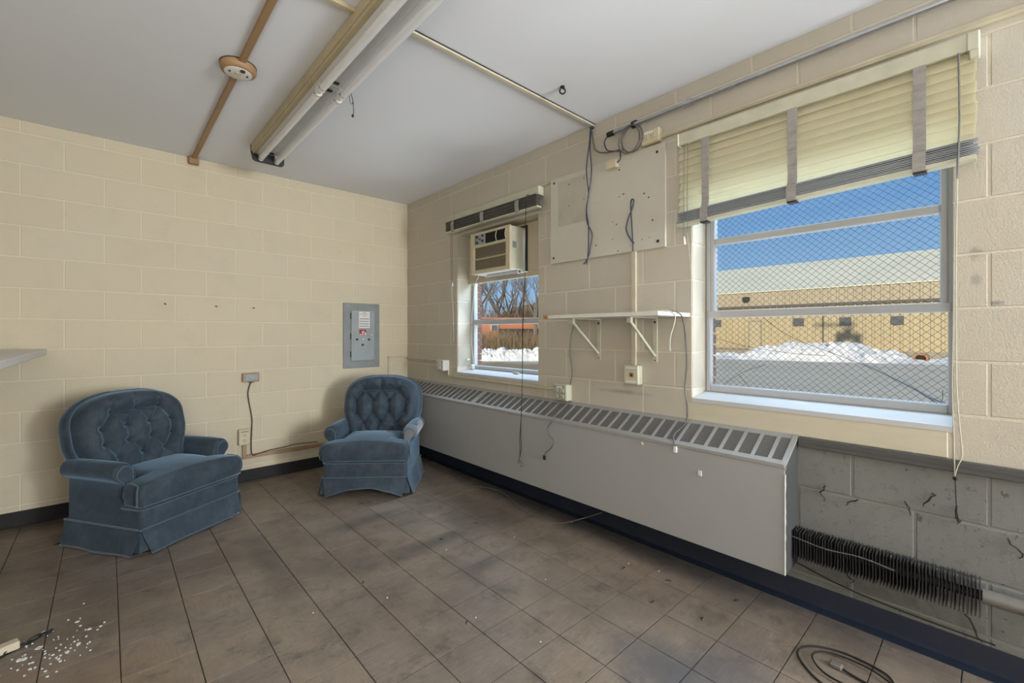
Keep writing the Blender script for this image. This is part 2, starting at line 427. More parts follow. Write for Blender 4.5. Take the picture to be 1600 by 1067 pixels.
class MB:
    def __init__(self):
        self.bm = bmesh.new()
    def box(self, x0, x1, y0, y1, z0, z1, b=0.0, seg=1, mat=None):
        r = bmesh.ops.create_cube(self.bm, size=1.0)
        vs = r['verts']
        sx, sy, sz = abs(x1 - x0), abs(y1 - y0), abs(z1 - z0)
        for v in vs:
            v.co = Vector(((x0 + x1) / 2 + v.co.x * sx, (y0 + y1) / 2 + v.co.y * sy, (z0 + z1) / 2 + v.co.z * sz))
        if b > 0:
            es = list({e for v in vs for e in v.link_edges})
            bb = min(b, 0.45 * min(sx, sy, sz))
            rb = bmesh.ops.bevel(self.bm, geom=es, offset=bb, segments=seg, affect='EDGES', profile=0.5)
            vs = list({v for f in rb['faces'] for v in f.verts} | {v for v in vs if v.is_valid})
        if mat is not None:
            for v in vs:
                v.co = mat @ v.co
        return self
    def faces(self, vs, fs):
        nv = [self.bm.verts.new(v) for v in vs]
        for f in fs:
            try:
                self.bm.faces.new([nv[i] for i in f])
            except ValueError:
                pass
        return self
    def ring(self, rings, close=True, cap=True):
        """loft through a list of equal-length closed rings"""
        R = [[self.bm.verts.new(p) for p in r] for r in rings]
        n = len(R[0])
        for a, b in zip(R, R[1:]):
            for i in range(n if close else n - 1):
                j = (i + 1) % n
                try:
                    self.bm.faces.new((a[i], a[j], b[j], b[i]))
                except ValueError:
                    pass
        if cap:
            for r in (R[0][::-1], R[-1]):
                try:
                    self.bm.faces.new(r)
                except ValueError:
                    pass
        return self
    def tube(self, pts, r, n=6, closed=False):
        P = [Vector(p) for p in pts]
        rad = r if isinstance(r, (list, tuple)) else [r] * len(P)
        rings = []
        up = Vector((0.013, 0.021, 1.0)).normalized()
        prev = None
        for i, p in enumerate(P):
            if closed:
                t = P[(i + 1) % len(P)] - P[i - 1]
            else:
                t = P[min(i + 1, len(P) - 1)] - P[max(i - 1, 0)]
            if t.length < 1e-9:
                t = Vector((0, 0, 1))
            t.normalize()
            if prev is None:
                a = up.cross(t)
                if a.length < 0.1:
                    a = Vector((1, 0, 0)).cross(t)
            else:
                a = prev - t * prev.dot(t)
                if a.length < 1e-6:
                    a = up.cross(t)
            a.normalize()
            prev = a
            b = t.cross(a)
            rings.append([p + (a * math.cos(2 * PI * k / n) + b * math.sin(2 * PI * k / n)) * rad[i] for k in range(n)])
        if closed:
            rings.append(rings[0])
            self.ring(rings, True, False)
            bmesh.ops.remove_doubles(self.bm, verts=self.bm.verts, dist=1e-6)
        else:
            self.ring(rings, True, True)
        return self
    def cyl(self, p0, p1, r, n=16, r1=None):
        return self.tube([p0, p1], [r, r if r1 is None else r1], n)
    def prism(self, poly, axis, a, b):
        """extrude a 2-D polygon along an axis ('x': poly=(y,z), 'y': (x,z), 'z': (x,y))"""
        def mk(p, h):
            return {'x': (h, p[0], p[1]), 'y': (p[0], h, p[1]), 'z': (p[0], p[1], h)}[axis]
        return self.ring([[mk(p, a) for p in poly], [mk(p, b) for p in poly]])
    def sphere(self, c, r, sub=2, sc=(1, 1, 1)):
        rr = bmesh.ops.create_icosphere(self.bm, subdivisions=sub, radius=1.0)
        for v in rr['verts']:
            v.co = Vector((c[0] + v.co.x * r * sc[0], c[1] + v.co.y * r * sc[1], c[2] + v.co.z * r * sc[2]))
        return self
    def disc(self, c, r, axis, h, n=16):
        d = {'x': Vector((1, 0, 0)), 'y': Vector((0, 1, 0)), 'z': Vector((0, 0, 1))}[axis]
        return self.cyl(Vector(c), Vector(c) + d * h, r, n)
    def build(self, name, mat, parent=None, smooth=None, keep=False):
        me = bpy.data.meshes.new(name)
        bmesh.ops.recalc_face_normals(self.bm, faces=self.bm.faces)
        bb = [v.co for v in self.bm.verts]
        if keep:
            c = Vector((0, 0, 0))
        else:
            lo = Vector((min(v.x for v in bb), min(v.y for v in bb), min(v.z for v in bb)))
            hi = Vector((max(v.x for v in bb), max(v.y for v in bb), max(v.z for v in bb)))
            c = Vector(((lo.x + hi.x) / 2, (lo.y + hi.y) / 2, lo.z))
            for v in self.bm.verts:
                v.co -= c
        self.bm.to_mesh(me)
        self.bm.free()
        if mat is not None:
            me.materials.append(mat)
        if smooth is not None:
            for p in me.polygons:
                p.use_smooth = True
            try:
                me.set_sharp_from_angle(angle=math.radians(smooth))
            except Exception:
                pass
        return link(name, me, c, parent)

def link(name, me, wloc, parent=None):
    o = bpy.data.objects.new(name, me)
    COL.objects.link(o)
    wloc = Vector(wloc)
    if parent is not None:
        o.parent = parent
        o.location = wloc - WL[parent.name]
    else:
        o.location = wloc
    WL[o.name] = wloc
    return o

def tag(o, label=None, cat=None, group=None, kind=None):
    if label: o['label'] = label
    if cat: o['category'] = cat
    if group: o['group'] = group
    if kind: o['kind'] = kind
    return o

def thing(name, loc, label, cat, group=None):
    o = bpy.data.objects.new(name, None)
    o.empty_display_size = 0.1
    COL.objects.link(o)
    o.location = loc
    WL[o.name] = Vector(loc)
    return tag(o, label, cat, group)

def struct(name, mb, mat, smooth=None):
    return tag(mb.build(name, mat, None, smooth, keep=True), kind='structure')

def spline(pts, per=8):
    """Catmull-Rom through the points"""
    P = [Vector(p) for p in pts]
    P = [P[0] * 2 - P[1]] + P + [P[-1] * 2 - P[-2]]
    out = []
    for i in range(1, len(P) - 2):
        a, b, c, d = P[i - 1], P[i], P[i + 1], P[i + 2]
        for k in range(per):
            t = k / per
            out.append(0.5 * ((2 * b) + (c - a) * t + (2 * a - 5 * b + 4 * c - d) * t * t + (3 * b - a - 3 * c + d) * t ** 3))
    out.append(P[-2])
    return out

# ------------------------------------------------------------------ room shell
CEIL = 2.654
XL, YF = -3.25, -9.4           # left wall, wall behind the photographer
WT = 0.27                       # wall thickness
O1 = (-1.972, -0.926, 0.900, 2.1673)
O2 = (-4.189, -3.160, 0.900, 2.1673)
APRON = (-4.175, -3.130, 0.776, 0.900)

floor = struct('floor', MB().box(XL - 0.2, WT, YF - 0.2, WT, -0.25, -0.0035), M['joint'])
struct('ceiling', MB().box(XL - 0.2, WT, YF - 0.2, WT, CEIL, CEIL + 0.3), M['ceiling'])
struct('wall_left', MB().box(XL - 0.2, XL, YF - 0.2, WT, -0.0035, CEIL), M['block'])
struct('wall_front', MB().box(XL, 0.0, YF - 0.2, YF, -0.0035, CEIL), M['block'])
wall_back = struct('wall_back', MB().box(XL, 0.003, 0.0028, WT, -0.0035, CEIL), M['mortar'])
mb = MB()
ys = sorted({YF - 0.2, O2[0], O2[1], O1[0], O1[1], WT})
for a, b in zip(ys, ys[1:]):
    o = next((o for o in (O1, O2) if o[0] <= a and b <= o[1]), None)
    if o:
        mb.box(0.0028, WT, a, b, -0.0035, o[2] - 0.01)
        mb.box(0.0028, WT, a, b, o[3], CEIL)
    else:
        mb.box(0.0028, WT, a, b, -0.0035, CEIL)
wall_right = struct('wall_right', mb, M['mortar_right'])
# building above and beyond the room: roof parapet that throws the shade on the lot
struct('trim_4', MB().box(-12.0, WT, -22.0, WT, CEIL + 0.3, 4.0), M['concrete'])

# floor tiles, nine inches square
TX, TY = 0.2259, 0.2285
tile_meshes = {}
def tile_mesh(w, d):
    k = (round(w, 4), round(d, 4))
    if k not in tile_meshes:
        c = 0.0011
        m = MB()
        m.faces([(-w / 2 + c, -d / 2 + c, 0), (w / 2 - c, -d / 2 + c, 0), (w / 2 - c, d / 2 - c, 0), (-w / 2 + c, d / 2 - c, 0),
                 (-w / 2, -d / 2, -0.001), (w / 2, -d / 2, -0.001), (w / 2, d / 2, -0.001), (-w / 2, d / 2, -0.001),
                 (-w / 2, -d / 2, -0.0035), (w / 2, -d / 2, -0.0035), (w / 2, d / 2, -0.0035), (-w / 2, d / 2, -0.0035)],
                [(0, 1, 2, 3)] + [(i + 4, (i + 1) % 4 + 4, (i + 1) % 4, i) for i in range(4)] + [(i + 8, (i + 1) % 4 + 8, (i + 1) % 4 + 4, i + 4) for i in range(4)])
        me = bpy.data.meshes.new('tile')
        m.bm.to_mesh(me); m.bm.free()
        me.materials.append(M['tile'])
        tile_meshes[k] = me
    return tile_meshes[k]
xe = [-0.006] + [-0.1075 - TX * k for k in range(0, 14)]
ye = [-0.006] + [-0.1025 - TY * k for k in range(0, 21)]
far_tiles = MB()
nt = 0
FX, FY = math.sin(math.radians(42.417)), math.cos(math.radians(42.417))
for i in range(len(xe) - 1):
    for j in range(len(ye) - 1):
        w = xe[i] - xe[i + 1] - 0.0030
        d = ye[j] - ye[j + 1] - 0.0034
        cx, cy = (xe[i] + xe[i + 1]) / 2, (ye[j] + ye[j + 1]) / 2
        dx, dy = cx + 2.404, cy + 4.297
        zc = dx * FX + dy * FY
        xc = dx * FY - dy * FX
        vis = zc > 1.35 and abs(xc) < 1.35 * zc
        jit = random.uniform(-0.0005, 0.0003)
        if vis:
            o = link('tile', tile_mesh(w, d), (cx, cy, jit), floor)
            nt += 1
        else:
            far_tiles.box(cx - w / 2, cx + w / 2, cy - d / 2, cy + d / 2, -0.0035, jit)
far_tiles.box(XL, -0.006, YF, ye[-1], -0.0035, -0.0005)
far_tiles.box(XL, xe[-1], ye[-1], -0.006, -0.0035, -0.0005)
tag(far_tiles.build('tile_rows', M['tile'], floor), kind='stuff')

# concrete blocks
H = 0.2032
block_meshes = {}
def block_mesh(L, Hh, key):
    """face block, local: along u (0..L), z (0..Hh), face at depth 0, back 0.006 behind; oriented by key"""
    k = (round(L, 4), round(Hh, 4), key)
    if k in block_meshes:
        return block_meshes[k]
    c, dp = 0.0026, 0.006
    pts = []
    for (ins, dep) in ((c, 0.0), (0.0, 0.0022), (0.0, dp)):
        pts += [(ins, ins, dep), (L - ins, ins, dep), (L - ins, Hh - ins, dep), (ins, Hh - ins, dep)]
    def mp(u, z, d):
        if key[0] == 'b': return (-u, d, z)         # back wall, u runs to -x
        if key[0] == 'r': return (d, -u, z)         # right wall, u runs to -y
        return (u, d, z)                            # jamb facing -y, u runs to +x
    vs = [mp(*p) for p in pts]
    fs = [(0, 1, 2, 3)]
    for l in (0, 4):
        for i in range(4):
            fs.append((l + i, l + 4 + i, l + 4 + (i + 1) % 4, l + (i + 1) % 4))
    m = MB().faces(vs, fs)
    bmesh.ops.recalc_face_normals(m.bm, faces=m.bm.faces)
    me = bpy.data.meshes.new('block')
    m.bm.to_mesh(me); m.bm.free()
    me.materials.append(M[{'b': 'block', 'r': 'block_right', 'd': 'block_dirty', 'j': 'block_right'}[key[1]]])
    block_meshes[k] = me
    return me

def subtract(rects, hole):
    out = []
    for (a, b, c, d) in rects:
        ha, hb, hc, hd = hole
        if b <= ha or a >= hb or d <= hc or c >= hd:
            out.append((a, b, c, d)); continue
        if a < ha: out.append((a, ha, c, d))
        if b > hb: out.append((hb, b, c, d))
        aa, bb = max(a, ha), min(b, hb)
        if c < hc: out.append((aa, bb, c, hc))
        if d > hd: out.append((aa, bb, hd, d))
    return out

J = 0.0042        # half joint
zj = [1.3545 + H * (6 - k) for k in range(0, 13)]     # j1 .. j13 (top to bottom)
rows = [(zj[0], CEIL, 1)] + [(zj[i + 1], zj[i], i % 2) for i in range(len(zj) - 1)] + [(0.0, zj[-1], 1)]
for (z0, z1, par) in rows:
    # back wall
    for k in range(-1 + par, 18, 2):
        u0, u1 = -0.0202 + (k) * H, -0.0202 + (k + 2) * H
        if par == 0 and k < 0:
            u0, u1 = -0.0202 + k * H, -0.0202 + (k + 2) * H
        u0, u1 = max(u0, 0.0), min(u1, -XL)
        if u1 - u0 < 0.02 or u0 > 3.2: continue
        zz0, zz1 = z0 + J, z1 - (J if z1 < CEIL - 1e-6 else 0.0)
        me = block_mesh(u1 - u0 - 2 * J, zz1 - zz0, 'bb')
        link('block', me, (-u0 - J, 0.0, zz0), wall_back)
    # right wall
    for k in range(-2 + par, 26, 2):
        u0, u1 = 0.017 + k * H, 0.017 + (k + 2) * H
        u0, u1 = max(u0, 0.0), min(u1, 4.75)
        if u1 - u0 < 0.02: continue
        zz0, zz1 = z0 + J, z1 - (J if z1 < CEIL - 1e-6 else 0.0)
        for (a, b, c, d) in subtract(subtract(subtract([(-u1 + J, -u0 - J, zz0, zz1)], O1), O2), APRON):
            if b - a < 0.02 or d - c < 0.015: continue
            if d < 0.76 and a > -3.5: continue          # hidden behind the convector
            me = block_mesh(b - a, d - c, 'rd' if d < 0.78 and b < -3.2 else 'rr')
            link('block', me, (0.0, b, c), wall_right)
# blocks of the two visible window jambs
for o in (O1, O2):
    for (z0, z1, par) in rows:
        c, d = max(z0 + J, o[2] + 0.03), min(z1 - J, o[3])
        if d - c < 0.03: continue
        link('block', block_mesh(0.158, d - c, 'jj'), (0.006, o[1] - 0.003, c), wall_right)
struct('trim_5', MB().box(-0.001, 0.006, APRON[0], APRON[1], APRON[2], APRON[3] - 0.004, 0.002), M['apron'])

MB().box(0.0022, 0.0035, -4.75, -3.45, 0.0, 0.762).build('mortar', M['mortar_dirty'], wall_right)

# bases
def cove(axis, a, b, h, toe):
    prof = [(0.0, 0.0), (0.0, h), (0.003, h), (0.0045, h - 0.006), (0.005, 0.03), (0.009, 0.012), (toe, 0.003), (toe, 0.0)]
    m = MB()
    if axis == 'x':
        m.prism([(-p[0], p[1]) for p in prof], 'x', a, b)
    else:
        m.ring([[(-p[0], yv, p[1]) for p in prof] for yv in (a, b)])
    return m
struct('baseboard_back', cove('x', XL, 0.0, 0.098, 0.018), M['base_black'], 40)
struct('baseboard_right', cove('y', -7.2, -0.0, 0.103, 0.045), M['base_navy'], 40)

# grey rail left over from the missing convector section
struct('trim_1', MB().box(-0.022, 0.0, -7.2, -3.678, 0.731, 0.775, 0.002).box(-0.024, -0.020, -7.2, -3.678, 0.752, 0.755), M['rail'])

# ------------------------------------------------------------------ windows
FXI, FXO = 0.17, 0.215
def brick_jamb(o, parent):
    """red brick returns outside the sash"""
    z = o[2] + 0.035
    m0 = None
    while z < o[3] - 0.03:
        for (yy, sgn) in ((o[1] - 0.012, 1), (o[0] + 0.012, -1)):
            key = ('brick', sgn)
            if key not in block_meshes:
                t = MB()
                t.box(0.0, 0.088, -0.014 if sgn < 0 else 0.0, 0.0 if sgn < 0 else 0.014, 0, 0.056, 0.003)
                me = bpy.data.meshes.new('brick'); t.bm.to_mesh(me); t.bm.free(); me.materials.append(M['brick'])
                block_meshes[key] = me
            link('brick', block_meshes[key], (FXO - 0.02 + random.uniform(-0.002, 0.004), yy - sgn * random.uniform(0, 0.003), z), parent)
        z += 0.066

def sill(o, win):
    m = MB()
    m.ring([[(-0.004, y, 0.878), (-0.004, y, 0.900), (FXI + 0.06, y, 0.931), (FXI + 0.06, y, 0.86)] for y in (o[0] + 0.001, o[1] - 0.001)])
    m.build('sill', M['sill'], win)

def bar(win, name, y0, y1, z0, z1, x0=FXI, x1=FXO, b=0.004):
    return MB().box(x0, x1, y0, y1, z0, z1, b).build(name, M['frame'], win)

def pane(win, y0, y1, z0, z1, x):
    return MB().box(x, x + 0.005, y0, y1, z0, z1).build('pane', M['glass'], win)

def wire_grid(p, y0, y1, z0, z1, x, dy=0.0345, dz=0.0310):
    m = MB()
    w, h = y1 - y0, z1 - z0
    r = 0.00075
    for s in (1, -1):
        n = int(w / dy + h / dz) + 2
        for i in range(-n, n + 1):
            # line: y = y0 + i*dy + s*(z-z0)*dy/dz
            def yz(z): return y0 + i * dy + s * (z - z0) * dy / dz
            za, zb = z0, z1
            # clip to y range
            for lim in (y0, y1):
                pass
            zs = sorted([z0 + (lim - y0 - i * dy) * dz / (s * dy) for lim in (y0, y1)])
            za, zb = max(z0, zs[0]), min(z1, zs[1])
            if zb - za < 0.004: continue
            m.tube([(x + s * 0.0007, yz(za), za), (x + s * 0.0007, yz(zb), zb)], r, 4)
    return tag(m.build('wire_mesh', M['dark_metal'], p), kind='stuff')

# window 2 (large wired window on the right)
w2 = tag(bpy.data.objects.new('window_2', None), kind='structure'); COL.objects.link(w2); w2.location = (0.17, -3.675, 0.9); WL[w2.name] = Vector(w2.location)
a, b = O2[0], O2[1]
bar(w2, 'frame_jamb', b - 0.028, b - 0.0035, 0.923, 2.165)
bar(w2, 'frame_jamb', a + 0.001, a + 0.022, 0.923, 2.165)
bar(w2, 'frame_head', a + 0.02, b - 0.03, 2.13, 2.165)
bar(w2, 'bottom_rail', a + 0.022, b - 0.028, 0.923, 0.962)
bar(w2, 'meeting_rail', a + 0.012, b - 0.020, 1.347, 1.387, FXI - 0.012, FXO)
bar(w2, 'glazing_bar', a + 0.0465, b - 0.0525, 1.764, 1.800)
bar(w2, 'sash_stile', b - 0.052, b - 0.028, 1.385, 2.14)
bar(w2, 'sash_stile', a + 0.022, a + 0.046, 1.385, 2.14)
for (z0, z1, ya, yb, crack) in ((0.955, 1.350, a + 0.02, b - 0.026, True), (1.383, 1.768, a + 0.042, b - 0.049, False), (1.796, 2.135, a + 0.042, b - 0.049, False)):
    p = pane(w2, ya, yb, z0, z1, FXI + 0.025)
    wire_grid(p, ya, yb, z0, z1, FXI + 0.0275)
    if crack:
        m = MB()
        for pts in ([(-3.46, 1.345), (-3.52, 1.29), (-3.62, 1.225), (-3.75, 1.17), (-3.90, 1.105), (-4.03, 1.035), (-4.10, 0.985), (-4.135, 0.962)],
                    [(-4.10, 0.985), (-4.145, 0.972), (-4.150, 1.02)],
                    [(-3.205, 1.235), (-3.30, 1.205), (-3.42, 1.18), (-3.60, 1.155), (-3.74, 1.15)],
                    [(-3.26, 0.965), (-3.31, 1.01), (-3.38, 1.055), (-3.47, 1.09)],
                    [(-3.335, 1.035), (-3.36, 1.00), (-3.385, 0.965)]):
            m.tube(spline([(FXI + 0.0240, q[0], q[1]) for q in pts], 4), 0.0011, 4)
        m.build('crack', M['dark_metal'], p)
sill(O2, w2)
brick_jamb(O2, w2)

# window 1 (behind the air conditioner)
w1 = tag(bpy.data.objects.new('window_1', None), kind='structure'); COL.objects.link(w1); w1.location = (0.17, -1.45, 0.9); WL[w1.name] = Vector(w1.location)
a, b = O1[0], O1[1]
bar(w1, 'frame_jamb', b - 0.035, b - 0.0035, 0.923, 2.165)
bar(w1, 'frame_jamb', a + 0.001, a + 0.022, 0.923, 2.165)
bar(w1, 'frame_head', a + 0.02, b - 0.03, 2.13, 2.165)
bar(w1, 'bottom_rail', a + 0.022, b - 0.034, 0.923, 0.955)
bar(w1, 'meeting_rail', a + 0.012, b - 0.030, 1.338, 1.386, FXI - 0.008, FXO)
for (z0, z1) in ((0.950, 1.342), (1.382, 1.74)):
    pane(w1, a + 0.02, b - 0.033, z0, z1, FXI + 0.025)
sill(O1, w1)
brick_jamb(O1, w1)
# infill boards round the air conditioner
mi = MB()
AC = (-1.711, -1.194, 1.772, 2.124)
mi.box(0.125, 0.155, a + 0.002, AC[0] - 0.014, AC[2] - 0.012, 2.160, 0.002)
mi.box(0.125, 0.155, AC[1] + 0.014, b - 0.005, AC[2] - 0.012, 2.160, 0.002)
mi.box(0.125, 0.155, a + 0.002, b - 0.005, 1.722, AC[2] - 0.012, 0.002)
mi.box(0.125, 0.155, AC[0] - 0.014, AC[1] + 0.014, AC[3] + 0.006, 2.160, 0.002)
mi.build('infill_board', M['infill'], w1)
MB().box(0.118, 0.126, AC[0] - 0.022, AC[0] - 0.004, 1.765, 2.135).box(0.118, 0.126, AC[0] - 0.02, AC[1] + 0.02, AC[3] + 0.006, AC[3] + 0.016).build('gasket', M['black'], w1)

# ------------------------------------------------------------------ convector
def make_convector(name, y0, y1, first, n, label, end_plate):
    """y0 > y1; slanted louvred top, flat front, open bottom"""
    t = thing(name, (-0.1, (y0 + y1) / 2, 0.18), label, 'heater', 'convector sections along the window wall')
    xf, zb = -0.19, 0.186
    MB().box(xf, xf + 0.004, y1, y0, zb, 0.678, 0.0015).build('front_panel', M['heater'], t)
    # top: a sloped sheet with openings cut as bars between the grilles
    A, B = Vector((0, 0, 0.781)), Vector((xf, 0, 0.676))     # wall edge, front edge of the slope
    def sl(u, y, dn=0.0):
        p = A.lerp(B, u)
        nrm = Vector((-0.105, 0, 0.19)).normalized()
        p = p + nrm * dn
        return (p.x, y, p.z)
    def slab(m, u0, u1, ya, yb, t0=-0.003, t1=0.0):
        vs = [sl(u0, ya, t1), sl(u1, ya, t1), sl(u1, yb, t1), sl(u0, yb, t1), sl(u0, ya, t0), sl(u1, ya, t0), sl(u1, yb, t0), sl(u0, yb, t0)]
        m.faces(vs, [(0, 1, 2, 3), (7, 6, 5, 4), (0, 4, 5, 1), (1, 5, 6, 2), (2, 6, 7, 3), (3, 7, 4, 0)])
    P, GW = 0.0736, 0.0575
    UA, UB = 0.155, 0.875
    m = MB()
    slab(m, 0, UA, y0, y1); slab(m, UB, 1, y0, y1)
    edges = []
    yy = first
    for i in range(n):
        edges.append((yy, yy - GW)); yy -= P
    prev = y0
    for (ga, gb) in edges:
        slab(m, UA, UB, prev, ga); prev = gb
    slab(m, UA, UB, prev, y1)
    m.box(xf - 0.004, xf + 0.004, y1, y0, 0.660, 0.679, 0.002)        # rolled front lip
    m.build('top_cover', M['heater_top'], t)
    MB().box(-0.185, -0.002, y1 + 0.002, y0 - 0.002, 0.60, 0.603).build('core', M['slot_dark'], t)
    g = MB()
    ns = 13
    for i in range(ns):
        u0 = UA + (UB - UA) * (i + 0.12) / ns
        u1 = UA + (UB - UA) * (i + 0.62) / ns
        p0, p1 = sl(u0, 0, -0.001), sl(u1, 0, -0.0045)
        g.faces([(p0[0], 0, p0[2]), (p1[0], 0, p1[2]), (p1[0], -GW, p1[2]), (p0[0], -GW, p0[2])], [(0, 1, 2, 3)])
    bk0, bk1 = sl(UA, 0, -0.014), sl(UB, 0, -0.014)
    gme = bpy.data.meshes.new('grille'); g.bm.to_mesh(gme); g.bm.free(); gme.materials.append(M['grille_slat'])
    for (ga, gb) in edges:
        link('grille', gme, (0, ga, 0), t)
    bkm = MB(); slab(bkm, UA - 0.03, UB + 0.03, y0 - 0.003, y1 + 0.003, -0.022, -0.016)
    bkm.build('backing', M['slot_dark'], t)
    if end_plate:
        e = MB()
        e.ring([[(xf + 0.004, yv, zb), (xf + 0.004, yv, 0.672), (-0.001, yv, 0.776), (-0.001, yv, zb)] for yv in (y1 + 0.0005, y1 + 0.006)])
        e.build('end_plate', M['heater_end'], t)
        # worn end cap wrapping the top
        c = MB()
        c.ring([[sl(0, yv, 0.002), sl(1, yv, 0.002), (xf - 0.003, yv, 0.655), (xf + 0.001, yv, 0.655), sl(1, yv, -0.006), sl(0, yv, -0.006)] for yv in (y1 - 0.004, y1 + 0.018)])
        c.build('end_cap', M['heater_top'], t)
        r = random.Random(3)
        pts = [(xf - 0.0005, y1 + 0.001, 0.188 + i * 0.0235) for i in range(20)]
        MB().tube(pts, [0.0035 + r.random() * 0.003 for _ in pts], 5).build('chipped_edge', M['chip_edge'], t)
    return t
make_convector('convector', -1.372, -3.672, -1.402, 31, 'long grey steel convector section with louvred top under the large window', True)
make_convector('convector', -0.006, -1.370, -0.040, 18, 'short grey steel convector section in the corner behind the armchair', False)

# bare finned element and pipe
t = thing('finned_radiator', (-0.055, -3.97, 0.235), 'bare black finned heating element along the dirty lower wall', 'radiator')
fm = MB().box(-0.095, -0.018, -0.0014, 0.0014, 0.0, 0.122)
fme = bpy.data.meshes.new('fin'); fm.bm.to_mesh(fme); fm.bm.free(); fme.materials.append(M['fin'])
ny = 58
for i in range(ny):
    y = -3.650 - i * (4.262 - 3.650) / (ny - 1)
    o = link('fin', fme, (random.uniform(-0.003, 0.003), y, 0.238 + random.uniform(-0.002, 0.002)), t)
    o.rotation_euler = (random.uniform(-0.015, 0.015), 0, random.uniform(-0.012, 0.012))
MB().cyl((-0.055, -3.655, 0.305), (-0.055, -4.30, 0.305), 0.017, 14).build('element_tube', M['fin'], t, 40)
MB().tube(spline([(-0.094, -3.66, 0.335), (-0.10, -3.80, 0.322), (-0.097, -3.92, 0.330), (-0.10, -4.03, 0.318)], 6), 0.0022, 5).build('dust_string', M['wire_grey'], t, 60)
MB().cyl((-0.055, -4.268, 0.305), (-0.055, -7.0, 0.300), 0.026, 18).build('pipe', M['pipe_cream'], t, 40)
MB().tube(spline([(-0.03, -3.676, 0.19), (-0.035, -3.85, 0.155), (-0.03, -4.05, 0.135), (-0.028, -4.3, 0.128)], 6), 0.003, 5).build('loose_wire', M['wire_dark'], t, 60)

# hanging dirt strings on that wall
rd = random.Random(11)
g = MB()
for (y, z, l) in ((-4.20, 0.60, 0.05), (-4.14, 0.30, 0.0), (-3.78, 0.57, 0.06), (-3.90, 0.54, 0.03), (-4.33, 0.52, 0.07), (-4.22, 0.195, 0.04), (-4.05, 0.575, 0.05), (-4.13, 0.63, 0.03), (-3.87, 0.22, 0.06)):
    pts = [Vector((-0.004, y, z))]
    for k in range(5):
        pts.append(pts[-1] + Vector((rd.uniform(-0.002, 0.001), rd.uniform(-0.018, 0.018), -rd.uniform(0.004, 0.02))))
    g.tube(pts, [0.0022, 0.003, 0.0022, 0.003, 0.002, 0.001], 4)
tag(g.build('soot_wisps', M['wire_dark'], wall_right, 60), kind='stuff')

# ------------------------------------------------------------------ armchairs
def fabric(name, mb, t, sm=50, mat=None):
    return mb.build(name, mat or M['velvet'], t, sm)

def back_width(z):
    if z <= 0.66:
        q = min(max((z - 0.36) / 0.24, 0), 1)
        return 0.272 + (0.328 - 0.272) * (q * q * (3 - 2 * q))
    return 0.328 * max(0.0, 1 - ((z - 0.66) / 0.212) ** 2.5) ** (1 / 2.5)

def outline(sc=1.0, z0=0.33, n=90):
    zz = [z0 + (0.872 - z0) * math.sin(PI / 2 * i / n) for i in range(n + 1)]
    r = [(back_width(z) * sc, 0.60 + (z - 0.60) * (sc if z > 0.60 else 1.0)) for z in zz]
    return r

